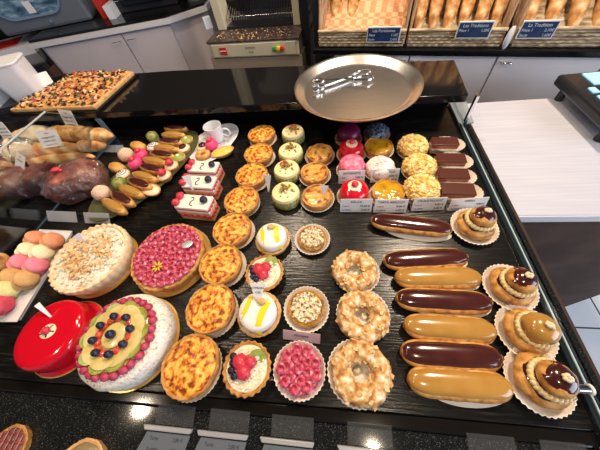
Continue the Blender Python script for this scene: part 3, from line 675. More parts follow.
# ---- religieuses
def religieuse(kind,label,px,dir_,s):
    x,y=A(px[0],px[1],0); t=thing('religieuse',label,'cream puff',x,y,0,dir_,'religieuse cream puffs'); t.scale=(s,)*3
    gm=m_choc if kind=='choc' else m_coffee
    paper_case(t,4.7,1.3,base=3.5)
    MB().ell(0,0,1.9,3.75,3.75,2.0,32,14,.10,1.5).build('base_puff',m_choux,t)
    MB().lathe([(3.0,2.9),(2.95,3.3),(2.5,3.7),(1.8,3.95),(0.01,4.0)],40,.1,0,fn=lambda a,r,z,j:(r*(1+(.07*sin(a*5+1) if j==0 else .03*sin(a*5))),z-(.25*sin(a*4) if j==0 else 0))).build('base_icing',gm,t)
    g=MB()
    for i in range(24):
        a=2*PI*i/24; g.ell(2.5*cos(a)+.1,2.5*sin(a),3.7,.42,.62,.52,10,6,rot=a+.55)
    g.build('cream_beads',m_butter,t)
    hd=MB().ell(.15,0,4.8,2.4,2.4,1.6,28,14,.09,2).build('head_puff',m_choux,t)
    MB().lathe([(2.05,5.4),(1.85,5.85),(1.4,6.25),(.7,6.45),(0.01,6.5)] if kind=='choc' else [(2.5,4.4),(2.5,5.0),(2.2,5.75),(1.5,6.3),(.7,6.5),(0.01,6.55)],32,.15,0,fn=lambda a,r,z,j:(r*(1+(.09*sin(a*4+2) if j==0 else 0)),z-(.35*sin(a*3+1) if j==0 else 0))).build('head_icing',gm,t)
    g=MB(); 
    for i in range(7): a=i*1.1; r=.55*(1-i/8); g.ell(.15+r*cos(a),r*sin(a),6.6+i*.09,.36,.3,.32,8,5)
    g.build('cream_rosette',m_cream,t)
religieuse('choc','chocolate religieuse puff behind, nearest the price labels',(471.5,229),0,1.0)
religieuse('choc','chocolate religieuse puff second from the back on the right',(506,289),.4,.97)
religieuse('coffee','coffee-glazed religieuse puff with tan icing',(521,333),-.6,.97)
religieuse('choc','chocolate religieuse puff at the front right corner',(533,380),0,1.0)
# ---- domes, centre back
def dome(kind,label,px,z=3.5,s=1,R=3.5):
    x,y=A(px[0],px[1],z); t=thing({'red':'red_dome_cake','purple':'purple_dome_cake','pink':'pink_dome_cake'}[kind],label,'cake',x,y,0,rnd(0,.4),'glazed dome cakes'); t.scale=(s,)*3
    mt_={'red':m_red,'purple':m_purp,'pink':m_pink}[kind]
    crust(t,3.7,1.2,m_crust,.4,.2,base=.9); paper_case(t,4.1,.9,base=3.6)
    MB().lathe([(3.25,.9),(3.45,1.8),(3.4,3.0),(3.0,3.9),(2.2,4.4),(1.0,4.55),(0.01,4.55)],40).build('dome',mt_,t)
    if kind=='red':
        MB().lathe([(1.55,4.3),(1.6,4.75),(.8,4.85),(0.01,4.85)],24).build('cream_disc',m_cream,t); inst(me_raspf,'raspberry',t,0,0,4.8,.85)
    return t
dome('purple','dark purple dome cake half under the steel tray',(349,129),4)
dome('red','red glazed dome cake behind the pink one',(351.5,146),3.8)
dome('pink','pink iced dome cake behind a white price label',(352,162.5),3.6)
dome('red','red glazed dome cake in the front label row',(354.5,188.5),3.8,1.03)
def otart(label,px,s=1):
    x,y=A(px[0],px[1],2.6); t=thing('apricot_tart',label,'tart',x,y,0,rnd(0,3),'glazed apricot tarts'); t.scale=(s,)*3
    crust(t,3.9,2.5,m_crust,.35,.1,base=.9); filling(t,3.6,2.4,m_apric,amp=.25,fr=.7,dome=.4); paper_case(t,4.3,1,base=3.6)
otart('glazed apricot tart behind the white powdered cake',(379,145)); otart('glazed apricot tart in the front label row',(388.5,190.5),1.02)
x,y=A(381,163,3.5); t=thing('powdered_cake','white powdered cake with pink specks behind a price label','cake',x,y)
crust(t,3.9,1.6,m_crust,.4,.2,base=.9); paper_case(t,4.3,1,base=3.6)
MB().ell(0,0,1.5,3.75,3.75,3.0,32,10,.08,2,half=True).build('powdered_top',M('coconut_white',[(.3,(.55,.20,.22)),(.38,(.82,.72,.68)),(.6,(.88,.86,.84))],rough=.8,scale=160,bump=1),t)
dusting(t,3.3,2.6,150,.5,.3,m_whitecr,'coconut_flakes',0,2.0,9)
x,y=A(377.5,128,3.5); t=thing('blueberry_cake','blue candied berry cake peeking out under the steel tray','cake',x,y)
crust(t,3.9,1.8,m_crust,.4,.2,base=.9); MB().ell(0,0,1.6,3.6,3.6,2.6,32,10,.1,2,half=True).build('candied_top',m_bluec,t)
for i in range(26):
    r=math.sqrt((i+.5)/26)*3.2; a=i*2.4; inst(me_bb,'blueberry',t,r*cos(a),r*sin(a),3.7-.16*r*r*.8,.7,rnd(-.5,.5),rnd(-.5,.5))
ck=thing('crumble_cake','c','cake'); paper_case(ck,4.2,1,base=3.6); crust(ck,3.9,2.2,m_crust,.4,.2,base=.88)
MB().ell(0,0,2.0,3.8,3.8,2.8,28,10,.1,2,half=True).build('cream_mound',m_butter,ck)
rg=random.Random(11); g=MB()
for _ in range(330):
    a=rg.uniform(0,6.283); b=math.asin(rg.uniform(0,1)); g.chip((3.85*cos(b)*cos(a),3.85*cos(b)*sin(a),2.0+2.9*sin(b)),rg.uniform(.6,1.35),rg.uniform(.45,.75),.35,rg)
g.build('crumble',m_crumb,ck,False)['kind']='stuff'
series(ck,[(*A(413.5,144,3),0,.3,'crumble-covered cream cake at the back',.95),(*A(420,164.5,3),0,1.7,'crumble-covered cream cake in the middle',.98),(*A(422.5,187,3),0,3.1,'crumble-covered cream cake behind the price label',1.0)],'crumble cream cakes')
op=thing('chocolate_slice','o','cake slice')
MB().box(-3.5,3.5,-1.7,1.7,.15,1.2).build('sponge_layer',m_crustp,op,False,.1); MB().box(-3.5,3.5,-1.7,1.7,1.2,1.9).build('cream_layer',m_cream,op,False,.1)
MB().box(-3.5,3.5,-1.7,1.7,1.9,3.1).build('chocolate_layer',m_brioche,op,False,.1); MB().box(-3.6,3.6,-1.8,1.8,3.1,3.5).build('chocolate_top',M('matt_chocolate',(.085,.022,.014),rough=.3,coat=.3),op,False,.15)
MB().lathe([(3.3,.01),(4.4,2.0),(4.35,2.05),(3.2,.12)],96,1.1,.5,0,1.12,.78,fn=lambda a,r,z,j:(r*(1+(.02*sin(a*24) if j in(1,2) else 0)),z)).build('paper_case',m_paper,op)
series(op,[(*A(445.5,140.5,3.3),0,-.08,'chocolate layer slice in white paper at the back right',.92),(*A(451.5,157.5,3.3),0,-.08,'chocolate layer slice second from the back right',.95),(*A(454,173,3.3),0,-.08,'chocolate layer slice third from the back right',.95),(*A(458,189,3.3),0,-.08,'chocolate layer slice directly behind the price label',1)],'chocolate layer slices')
# ---- berry cake slices
bk=thing('berry_cake_slice','b','cake slice')
for nm,z0,z1,mt_ in (('sponge_layer',.0,1.0,m_crustp),('raspberry_layer',1.0,1.9,m_rasp),('sponge_layer',1.9,2.7,m_crustp),('cream_layer',2.7,3.3,m_whitecr),('raspberry_layer',3.3,3.7,m_rasp)):
    MB().box(-4,4,-1.9,1.9,z0,z1).build(nm,mt_,bk,False,.08)
MB().box(-4,4,-1.9,1.9,3.7,4.4).build('icing_top',m_butterw,bk,False,.15)
g=MB()
for i in range(5):
    for sd in (-1,1): g.ell(-3.4+i*1.6,sd*1.85,1.45,.55,.35,.5,10,6)
for i in (-1,0,1): g.ell(3.95,i*1.1,1.45,.35,.5,.5,10,6); g.ell(3.95,i*1.1,3.4,.3,.5,.4,10,6)
g.build('side_raspberries',m_rasp,bk)
inst(me_raspf,'raspberry',bk,-3.4,1.0,4.3,1.0,0,-.4); inst(me_raspf,'raspberry',bk,-3.6,-.9,4.3,1.0,0,-.3)
inst(me_bb,'blueberry',bk,2.6,.3,4.3,1.35)
g=MB(); g.tube([(-.9,.9,4.45),(-.3,1.1,4.45),(-.1,.4,4.45),(-.6,-.2,4.45),(-.5,-1.0,4.45),(.2,-1.2,4.45)],.12,6); g.build('chocolate_swirl',m_choc,bk)
series(bk,[(*A(203.5,167,4.4),0,-.10,'berry layer slice at the back beside the white plate',1.06),(*A(199.5,182.5,4.4),0,-.10,'berry layer slice in the middle with a white cone tag',1.1),(*A(194.5,203,4.4),0,-.12,'berry layer slice at the front of the three',1.14)],'berry layer slices')
# ---- white plate with cup and petits fours
pcx,pcy=A(214,143,.8); wp_=thing('white_plate','white organic-shaped porcelain plate with tasting treats','plate',pcx,pcy,0,R_(68))
def pf(a,r,z,j): return r*(1+.10*cos(2*a)+.04*cos(3*a+1)),z
MB().lathe([(4.8,.0),(5.2,.0),(8.2,1.0),(8.5,1.25),(8.2,1.3),(5.4,.35),(0.01,.3)],56,0,0,0,1.08,.92,pf).build('dish',m_porc,wp_)
c_=thing('white_cup','small white porcelain cup on the treat plate','cup',*A(215.5,134,2.8),.4); c_.scale=(1.1,)*3
MB().lathe([(1.5,0),(1.9,.2),(2.4,2.5),(2.6,5.0),(2.45,5.0),(2.2,2.5),(1.7,.5),(0.01,.45)],32).build('body',m_porc,c_)
MB().torus(1.2,.28,16,8,0).build('handle',m_porc,c_).matrix_local=Matrix.Translation((.034,0,.026))@Matrix.Rotation(PI/2,4,'X')
def mini(kind,label,px,z=1.0,s=1,rz=0,base=1.0,grp=None,name=None):
    nm={'ball':'sprinkled_bonbon','swirl':'swirl_tartlet','green':'green_glazed_bonbon','pink':'pink_bonbon','rasp':'raspberry_petit_four','straw':'strawberry_petit_four','kiwi':'kiwi_petit_four','choc':'chocolate_petit_four','oval':'oval_custard_tartlet','bun':'small_choux_bun','ring':'ring_biscuit'}[kind]
    x,y=A(px[0],px[1],base+z); t=thing(nm,label,'petit four',x,y,base,rz,grp); t.scale=(s,)*3
    if kind=='ball':
        MB().ell(0,0,2.0,2.3,2.3,2.1,20,12,.12,3).build('body',M('pink_cream_crumb',[(.35,(.70,.40,.28)),(.55,(.80,.58,.42)),(.75,(.55,.22,.15))],rough=.7,scale=220,bump=1),t)
        dusting(t,1.6,3.2,40,.35,.2,m_whitecr,'sprinkles',0,.7,3,t=.12)
        return t
    if kind=='pink':
        MB().ell(0,0,1.7,1.9,2.1,1.7,20,12,.08,3).build('body',m_hotpink,t); inst(me_raspf,'raspberry',t,0,0,3.0,.9); return t
    if kind=='bun':
        MB().ell(0,0,1.3,3.4,1.8,1.4,24,12,.1,2).build('body',m_choux,t); return t
    if kind=='ring':
        MB().torus(1.5,.95,28,12,.95).build('ring',m_choux,t); MB().ell(0,0,.9,.8,.8,.6,12,8).build('filling',m_brioche,t); return t
    if kind=='green':
        MB().lathe([(1.7,0),(1.9,1.2),(1.7,2.2),(.9,2.7),(0.01,2.8)],24).build('body',m_green,t); MB().ell(.2,.2,2.8,.5,.35,.3,10,6).build('nut',m_pist,t); return t
    if kind=='oval':
        MB().lathe([(1.6,0),(2.1,1.0),(2.0,1.1),(1.7,.9)],32,sx=1.6).build('crust',m_crustp,t); MB().ell(0,0,.85,2.9,1.7,.5,24,6,half=True).build('custard',m_cream,t); return t
    crust(t,2.1,1.4,m_crustp,.3,.2,base=.85,n=28)
    top={'swirl':m_whitecr,'rasp':m_cream,'straw':m_cream,'kiwi':m_kiwi,'choc':m_cream}[kind]
    MB().ell(0,0,1.2,1.85,1.85,.8 if kind!='swirl' else 1.1,24,6,half=True).build('filling',top,t)
    if kind=='swirl': MB().tube([(r*cos(a),r*sin(a),2.33-.26*r*r) for r,a in [(.12+i*.038,i*.42) for i in range(36)]],.13,6).build('chocolate_spiral',m_choc,t)
    if kind in('rasp','straw'): inst(me_raspf,'raspberry' if kind=='rasp' else 'strawberry',t,0,0,1.8,1.25).data.materials[0]
    if kind=='kiwi': MB().ell(0,0,1.9,.6,.6,.3,12,6).build('kiwi_core',m_cream,t)
    if kind=='choc': MB().ell(0,0,1.9,1.2,1.2,.6,16,6,half=True).build('chocolate_button',m_choc,t)
    return t
G='treats on the white plate'
mini('choc','chocolate petit four at the left of the white plate',(202.5,146),1.5,1,0,.4,G); mini('pink','pink bonbon behind the ring biscuit on the white plate',(211.5,145),1.7,1.05,0,.4,G)
mini('ring','golden ring biscuit at the front of the white plate',(203,155),1,1,0,.4,G)
ol=mini('oval','oval yellow custard tartlet at the right of the white plate',(222.5,151.5),1,1.1,R_(28),.6,G)
for ch in list(bpy.data.objects):
    if ch.parent==ol and ch.name.startswith('custard'): ch.data.materials[0]=M('yellow_custard',(.82,.56,.10),rough=.25)
# ---- oval dish of miniatures
od=thing('oval_dish','long dark green oval dish full of miniature pastries','dish',*A(149,171,1),0,R_(64))
MB().lathe([(8.0,0),(8.6,0),(12,1.0),(12.2,1.25),(11.9,1.3),(8.4,.4),(0.01,.35)],72,0,0,0,1.70,.78).build('dish',m_dish,od)
MB().lathe([(11.95,1.28),(12.25,1.28),(12.2,1.42),(11.98,1.42)],72,0,0,0,1.70,.78).build('rim_edge',M('dish_rim',(.08,.08,.035),rough=.3),od)
def minie(kd):
    t=thing('mini_eclair','m','eclair'); n=16;mq=12
    g=MB();g.ell(0,0,1.15,4.3,1.45,1.15,20,12,.05,2,sup=.6);g.build('pastry',m_choux,t)
    g=MB();g.ell(0,0,1.4,3.9,1.34,1.1,20,10,.02,2,sup=.6);g.build('icing',m_choc if kd else m_coffee,t); return t
MP=[((113,205.5),0),((121.5,198),1),((130,190.5),0),((139,183),1),((144,176),0),((151,168),1),((154,160.5),0),((161.5,154),1),((165,147.5),0),((169.5,141),1),((172.5,134),0),((175,127.5),1)]
od8=['front','second','third','fourth','fifth','last']
for kd in (0,1):
    sp=[]
    L_=[p for p,k_ in MP if k_==kd]
    for i,p in enumerate(L_):
        sp.append((*A(p[0],p[1],3),1.0,R_(-27+4*i),'mini %s eclair in the oval dish, %s from the near tip'%('chocolate' if kd else 'coffee',od8[i]),1.24-.03*i))
    for o in series(minie(kd),sp,'mini %s eclairs'%('chocolate' if kd else 'coffee')): o.scale.y*=.84
G='petits fours around the oval dish'
for a in [('ball','pink crumb bonbon at the near tip of the oval dish',(101.5,193),2),('green','green glazed bonbon near the front left of the oval dish',(119,182.5),1.5),('swirl','spiral-topped tartlet at the front left of the oval dish',(121.5,173),1.8),('bun','plain small choux bun at the left rim of the dish',(117,167.5),1.5),('ball','pink crumb bonbon midway on the left of the oval dish',(126.5,155),2),('pink','front hot pink bonbon on the left of the oval dish',(135,163),2),('pink','back hot pink bonbon on the left of the oval dish',(140.5,154.5),2),('bun','choux bun behind the pink bonbons in the oval dish',(138,146),1.5),('swirl','spiral-topped tartlet at the back left of the oval dish',(152,145),1.8),('green','green glazed bonbon at the back left of the oval dish',(152,136),1.5),('oval','cream oval tartlet at the near right of the oval dish',(151,189.5),1),('straw','orange-red berry petit four on the right of the oval dish',(163.5,175),1.5),('rasp','raspberry petit four on the right of the oval dish',(171,165),1.5),('kiwi','green petit four on the right of the oval dish',(178,156.5),1.5),('choc','chocolate petit four on the right of the oval dish',(183,147.5),1.5),('kiwi','small green petit four at the back right of the dish',(186,139),1.5)]:
    mini(a[0],a[1],a[2],a[3],1.02,R_(-25),1.0,G)
# ============================================================ BIG TARTS
t=thing('nut_tart','large nut and crumble tart with pale fluted crust','tart',-55.3,21.8)
MB().lathe([(8.4,0),(8.5,.15),(8.5,.3),(0.01,.35)],64).build('gold_board',m_gold,t)
MB().lathe([(7.7,.3),(8.4,2.2),(8.9,4.3),(8.7,4.8),(8.2,4.9),(7.8,4.3)],144,fn=lambda a,r,z,j:(r*(1+(.014*sin(a*34) if j>0 else 0)+.01*nz((cos(a)*4,sin(a)*4,0))),z+.15*sin(a*34)*(j>2))).build('crust',M('floured_crust',[(.35,(.74,.50,.26)),(.55,(.82,.66,.44))],rough=.7,scale=60,bump=.4),t)
filling(t,8.1,4.4,m_powder,'sugared_filling',.35,.8,.5,72)
dusting(t,7.6,4.5,260,.7,.5,m_flakew,'nut_pieces',0,.5,21,zr=.5,t=.35); dusting(t,5.6,4.9,150,1.0,.6,m_flakeo,'caramel_pieces',0,.4,22,zr=.5,t=.35)
t=thing('raspberry_tart','large round raspberry tart with a yellow flower','tart',-37.4,23.2)
MB().lathe([(8.6,0),(9.1,.15),(9.1,.3),(0.01,.35)],64).build('gold_board',m_gold,t)
crust(t,8.5,3.0,m_crust,.8,.3,base=.93,n=120,amp=.015); filling(t,7.7,2.7,m_pink,'custard',.05,1,.2,60)
for r,n in ((.1,1),(1.75,6),(3.45,12),(5.15,18),(6.9,24)):
    for i in range(n): a=2*PI*i/n+r*.37; inst(me_rasp,'raspberry',t,r*cos(a)+rnd(-.08,.08),r*sin(a)+rnd(-.08,.08),2.75,rnd(1.05,1.18),rnd(-.25,.25),rnd(-.25,.25),rnd(0,6))
g=MB()
for i in range(8): a=2*PI*i/8; g.ell(.75*cos(a),.75*sin(a),0,.55,.2,.12,10,5,rot=a)
px_,py_=A(158,267,3.9); fo=g.build('sugar_flower',m_yelp,t); fo.location=((px_+37.4)*.01,(py_-23.2)*.01,.042); o=MB().ell(0,0,.1,.35,.35,.2,10,6).build('flower_center',m_brioche,fo)
t=thing('red_glazed_cake','shiny red mirror-glazed round cake at the front left','cake',*A(45.5,332,5.4)); t.scale=(.96,)*3
MB().lathe([(6.9,0),(7.7,.15),(7.7,.3),(0.01,.35)],64).build('gold_board',m_gold,t)
MB().lathe([(7.3,.3),(7.45,.6),(6.9,.9),(6.75,4.2),(6.5,5.0),(6.0,5.35),(5,5.42),(0.01,5.45)],80).build('glaze',m_red,t)
MB().ell(.2,.2,5.4,1.7,1.45,.22,24,6,half=True).build('white_disc',m_cream,t)
for i in range(5): a=2*PI*i/5; o=MB().tube([(.2+.6*cos(a),.2+.5*sin(a),5.64),(.2+1.5*cos(a),.2+1.25*sin(a),5.52)],.13,6).build('chocolate_line',m_choc,t)
inst(me_raspf,'raspberry',t,.2,.2,5.5,.8)
KX,KY=A(138,341,0); t=thing('fruit_cake','large powdered cake topped with kiwi, berries and raspberry ring','cake',KX,KY); t.scale=(.93,.93,1.2)
MB().lathe([(9.0,0),(9.3,.15),(9.3,.35),(0.01,.4)],72).build('gold_board',m_gold,t)
MB().lathe([(8.6,.35),(9.0,1.2),(9.0,3.0),(8.5,4.0),(7.6,4.4),(0.01,4.45)],80,fn=lambda a,r,z,j:(r*(1+.02*nz((cos(a)*4,sin(a)*4,z))),z+.12*nz((a*3,z,1)))).build('sponge',m_powder,t)
for i in range(27): a=2*PI*i/27; inst(me_raspd,'raspberry',t,6.9*cos(a),6.9*sin(a),4.35,.86,rnd(-.3,.3),rnd(-.3,.3))
MB().lathe([(6.4,4.3),(6.45,4.9),(6.1,5.0),(0.01,5.0)],56).build('fruit_bed',m_fruit,t)
for i in range(10):
    a=2*PI*i/10+.2; o=MB().lathe([(1.7,0),(1.7,.3)],24).build('kiwi_slice',m_kiwi,t); o.location=(.050*cos(a),.050*sin(a),.0495); o.rotation_euler=(.22*sin(a),-.22*cos(a),0)
for i in range(9):
    a=2*PI*i/9+.5; o=MB().lathe([(1.9,0),(1.85,.3)],24,sx=1.15,sy=.75).build('pineapple_slice',m_fruit,t); o.location=(.045*cos(a),.045*sin(a),.0525); o.rotation_euler=(.1*sin(a),-.1*cos(a),a+PI/2)
for i in range(14):
    a=2*PI*i/14; o=MB().ell(0,0,.25,.85,.65,.5,12,8).build('strawberry_piece',m_straw,t); o.location=(.033*cos(a),.033*sin(a),.051); o.rotation_euler=(0,0,a+PI/2)
MB().lathe([(2.3,5.0),(2.3,5.5),(1.9,5.6),(0.01,5.6)],32).build('fruit_center',m_fruit,t)
for i in range(8): a=2*PI*i/8+.35; inst(me_bb,'blueberry',t,3.5*cos(a),3.5*sin(a),5.4,1.15)
inst(me_bb,'blackcurrant',t,0,0,5.5,1.3)
for i,(a_,b_) in enumerate(((20,35),(330,345),(0,12))): pass
# ============================================================ MACARONS
mc=[A(40,229.5,.8),A(72.5,231,.8),A(17,322,.8),A(-22,322,.8)]
t=thing('macaron_platter','long white rectangular platter of macarons','platter',*mc[0])
q2=[(a-mc[0][0],b-mc[0][1]) for a,b in mc]; c0=[sum(p[k] for p in q2)/4 for k in (0,1)]
MB().prism([((a-c0[0])*.94+c0[0],(b-c0[1])*.96+c0[1]) for a,b in q2],0,.5).build('base',m_porc,t,False,.1)
g=MB(); n=4; ins=[((a-c0[0])*.93+c0[0],(b-c0[1])*.965+c0[1]) for a,b in q2]
vs=[(a,b,.9) for a,b in q2]+[(a,b,.6) for a,b in ins]+[(a,b,.75) for a,b in q2]
g.add(vs,[(i,(i+1)%4,(i+1)%4+4,i+4) for i in range(4)]+[(4,5,6,7)]+[(i+8,(i+1)%4+8,(i+1)%4,i) for i in range(4)]); g.build('rim',m_porc,t,False)
mac_cols={'orange':(.66,.26,.13),'cream':(.82,.70,.46),'pink':(.78,.20,.28),'tan':(.56,.32,.12),'pistachio':(.62,.58,.26),'red':(.55,.05,.09)}
def macaron(col,label,px,lean,rz,s=1):
    mt_=M('macaron_'+col,[(.35,mac_cols[col]),(.65,tuple(min(1,c*1.18+.02) for c in mac_cols[col]))],rough=.55,scale=60,bump=.15)
    t=thing('macaron',label,'macaron',*A(px[0],px[1],2.7),2.7,rz,'macarons on the white platter'); t.scale=(s,)*3; t.rotation_euler=(R_(lean),0,rz)
    for sg in (1,-1):
        g=MB(); pr_=[(2.3,.25),(2.45,.45),(2.45,.65),(2.6,.75),(2.55,1.1),(2.1,1.55),(1.2,1.85),(0.01,1.95)]
        pr_=[(r,z*sg) for r,z in pr_]
        g.lathe(pr_,36,fn=lambda a,r,z,j:(r*(1+(.03*nz((cos(a)*9,sin(a)*9,j)) if j<3 else 0)),z)); 
        if sg<0: g.f=[tuple(reversed(f)) for f in g.f]
        g.build('shell',mt_,t)
    MB().lathe([(2.2,-.3),(2.3,0),(2.2,.3)],32).build('filling',m_cream if col in('cream','pistachio') else m_brioche if col in ('tan','red') else m_butter,t)
for c_,px,lab in [(a_,(b_[0]-2.5,b_[1]),d_) for a_,b_,d_ in [('orange',(38.5,239),'orange-brown macaron at the left of the back pair'),('orange',(55,241.5),'orange-brown macaron at the right of the back pair'),('cream',(31,251),'cream macaron at the left of the second pair'),('cream',(44.5,253.5),'cream macaron at the right of the second pair'),('pink',(23.5,263),'pink macaron at the left of the third pair'),('pink',(38.5,266),'pink macaron at the right of the third pair'),('tan',(15,277),'tan coffee macaron at the left of the fourth pair'),('tan',(28.5,279.5),'tan coffee macaron at the right of the fourth pair'),('pistachio',(9.5,290),'pale green macaron nearest the fourth pair'),('red',(2,305),'red macaron cut by the left edge of the view'),('pistachio',(-6,286),'pale green macaron mostly outside the left edge')]]:
    macaron(c_,lab,px,rnd(50,62),R_(rnd(100,135)),.86)
# ============================================================ BREADS ON THE LEFT
def loaf(label,a,b,r,mat,z,slash=5,flat=.85,name='bread_loaf',cat='bread',grp=None,seed=1,film=False):
    p0=A(*a,z); p1=A(*b,z); L=math.hypot(p1[0]-p0[0],p1[1]-p0[1])
    t=thing(name,label,cat,(p0[0]+p1[0])/2,(p0[1]+p1[1])/2,z,math.atan2(p1[1]-p0[1],p1[0]-p0[0]),grp)
    loaf_mb(L,r,slash,seed,flat).build('loaf',mat,t)
    if film:
        g=loaf_mb(L*1.03,r*1.05,2.5,seed,flat); g.v=[(x,y*(1+.04*nz((x*.9,y*.9,z_*.9))),z_*(1+.04*nz((x*.9,y*.9,5)))) for x,y,z_ in g.v]; g.build('cellophane_wrap',m_film,t)
    return t
loaf('scored golden baguette under a price label behind the divider',(24,150),(80,148),2.6,m_scored,3.6,4,seed=2)
loaf('smooth golden baguette in front of the scored one',(28,163),(95,157),2.3,m_scored,2.1,6,seed=4)
loaf('wrapped brown loaf at the back right behind the divider',(46,132),(113,136),3.0,m_bread,5,3,seed=6)
loaf('short brown loaf below the wrapped loaf end',(76,147),(106,144),2.4,m_bread,3,3,seed=9)
loaf('pale floured loaf behind the price labels at left',(14,141),(52,132),4.0,m_breadp,4,1,seed=3)
loaf('wrapped pale round loaf at the left edge',(-12,158),(36,148),5.2,m_breadp,4.6,1,seed=13,film=True)
def brioche(label,px,rx,ry,rz_,rot,mat,seed):
    x,y=A(px[0],px[1],rz_); t=thing('wrapped_brioche',label,'bread',x,y,0,rot,'wrapped brioches')
    g=MB(); g.ell(0,0,rz_,rx,ry,rz_,48,22,.10,2.2,sup=.45,sq=.55); g.build('loaf',mat,t)
    g=MB(); g.ell(0,0,rz_+.1,rx*1.04,ry*1.05,rz_*.99,72,36,.10,7,sup=.45,sq=.55); g.build('cellophane_wrap',m_film,t)
    return t
b1=brioche('large wrapped red-brown brioche beside the oval dish',(77,181),7.6,5.0,4.4,R_(28),m_brioche,1)
g=MB(); g.ell(-2,1,9.1,1.3,.8,.5,14,8,.4,3); g.ell(-.5,-.3,9.2,.5,.5,.4,10,6); g.build('bow',m_rasp,b1,label='red bow')
brioche('medium wrapped brioche left of the largest one',(46,179),4.6,4.2,3.8,R_(15),m_brioche,2)
brioche('round wrapped brown bun left of the brioches',(19,183),4.8,4.4,3.9,0,m_brioche,3)
brioche('wrapped bun at the left edge behind the round one',(0,174),4.2,4,3.6,0,m_bread,4)
loaf('brown loaf cut by the left edge near the macarons',(-30,268),(6,262),3.0,m_bread,3,3,seed=21)
# ============================================================ CARDS AND TAGS
def label_card(pbl,pbr,h,lines,label,lean=14,grp='white price labels in front of the cakes'):
    p0=A(*pbl,.05); p1=A(*pbr,.05); w=math.hypot(p1[0]-p0[0],p1[1]-p0[1]); an=math.atan2(p1[1]-p0[1],p1[0]-p0[0])
    t=thing('price_label',label,'label',p0[0]+.01*p0[0],p0[1]-.45,.05,an,grp); L=R_(lean); mt_=Matrix.Rotation(-L,4,'X')
    MB().box(0,w,0,.12,0,h,mat=mt_).build('card',m_white,t,False)
    mb=MB().box(0,w,-.05,3.0,0,.1); mb.build('stand_foot',m_acryr,t,False)
    def tx(s_,size,mat,x,zz,al): text(s_,size,mat,t,x,zz*sin(L)-.04*cos(L),zz*cos(L)+.04*sin(L),PI/2-L,0,al)
    tx(lines[0],h*.21,m_ink,w*.5,h*.72,'CENTER'); tx(lines[1],h*.17,m_inkr,w*.06,h*.42,'LEFT'); tx(lines[2],h*.2,m_ink,w*.94,h*.42,'RIGHT'); tx('La pièce',h*.17,m_ink,w*.06,h*.12,'LEFT'); tx(lines[3],h*.2,m_ink,w*.94,h*.12,'RIGHT')
label_card((338.5,182.5),(364,182),3.9,['ENTREMETS','2 pers','9,80 €','3,50 €'],'white price label in front of the pink dome cake')
label_card((369.5,181.5),(397,180.5),3.9,['MERVEILLEUX','2 pers','9,80 €','3,20 €'],'white price label in front of the powdered cake')
label_card((340,210.5),(371,210.5),3.9,['DÉLICE','2 pers','10,50 €','3,60 €'],'white price label in front of the red dome cake')
label_card((373,211),(405,211),3.9,['TARTE ABRICOT','2 pers','9,00 €','3,20 €'],'white price label in front of the apricot tart')
label_card((410,209.5),(442,208.5),3.7,['CROUSTILLANT','2 pers','9,80 €','3,40 €'],'white price label in front of the crumble cake')
label_card((446,209.5),(482,207.5),3.4,['OPÉRA','2 pers','9,80 €','3,40 €'],'white price label in front of the chocolate slices')
def stand_card(px,w,h,z,label,an=0,lean=15,n=3,grp='price labels standing among the breads',cone=False,mat=None):
    x,y=A(px[0],px[1],z); t=thing('price_tag' if cone else 'price_label',label,'label',x,y,z,an,grp); L=R_(lean); mt_=Matrix.Rotation(-L,4,'X')
    if cone:
        g=MB(); vs=[mt_@Vector(v) for v in ((-w/2,0,h),(w/2,0,h),(.15,0,0),(-.15,0,0),(-w/2,.1,h),(w/2,.1,h),(.15,.1,0),(-.15,.1,0))]
        g.add(vs,[(0,3,2,1),(4,5,6,7),(0,1,5,4),(1,2,6,5),(2,3,7,6),(3,0,4,7)]); g.build('card',mat or m_white,t,False)
        if n: 
            for i in range(n): text(['CITRON','4,50'][i%2],h*.15,m_ink,t,0,(h*(.76-.2*i))*sin(L)-.04,(h*(.76-.2*i))*cos(L),PI/2-L,0,'CENTER')
        return t
    MB().box(-w/2,w/2,0,.12,0,h,mat=mt_).build('card',mat or m_white,t,False)
    MB().box(-.15,.15,.1,.3,-2.2,h*.5,mat=mt_).build('pin',m_acryr,t,False)
    for i in range(n):
        zz=h*(.78-.22*i); text(['PAIN','campagne 2,20 €','la pièce 1,20 €','tranché 0,10 €'][i],h*.13,(m_inkr if i==0 else m_ink),t,0,zz*sin(L)-.05*cos(L),zz*cos(L)+.05*sin(L),PI/2-L,0,'CENTER')
    return t
stand_card((73,127.5),6.4,5.6,6.6,'white price label on the wrapped loaf under the pizza',-.25,20,4)
stand_card((53.5,147),7.2,5.2,5.6,'white price label on the scored baguette',.12,30,4)
stand_card((9,138),5.4,5.4,7.2,'white price label at the far left behind the divider',-.1,15,4)
stand_card((19,169),6.5,4.5,6.6,'faded label sticker on the pale wrapped loaf',-.5,50,2)
stand_card((49,86),4.2,4.5,12.2,'small white label stuck in the pizza slab',.5,30,0)
stand_card((268.5,191.5),1.9,4.6,3.2,'white cone tag between the quiches and pistachio cakes',-.3,20,0,'cone-shaped tags',True)
stand_card((193,190),2.2,4.2,4.2,'white cone tag stuck in the middle berry slice',.3,20,0,'cone-shaped tags',True)
stand_card((324.5,195),2.0,2.6,3.2,'white tag stuck in the front custard tart',0,15,0,'cone-shaped tags',True)
stand_card((258.5,305),3.0,4.2,4.1,'white cone price tag stuck in the front lemon cake',0,48,2,'cone-shaped tags',True)
stand_card((85,243),1.6,2.6,5,'pale lilac tag stuck in the nut tart',.9,45,0,'cone-shaped tags',True,mat=M('lilac_tag',(.50,.42,.50),rough=.4))
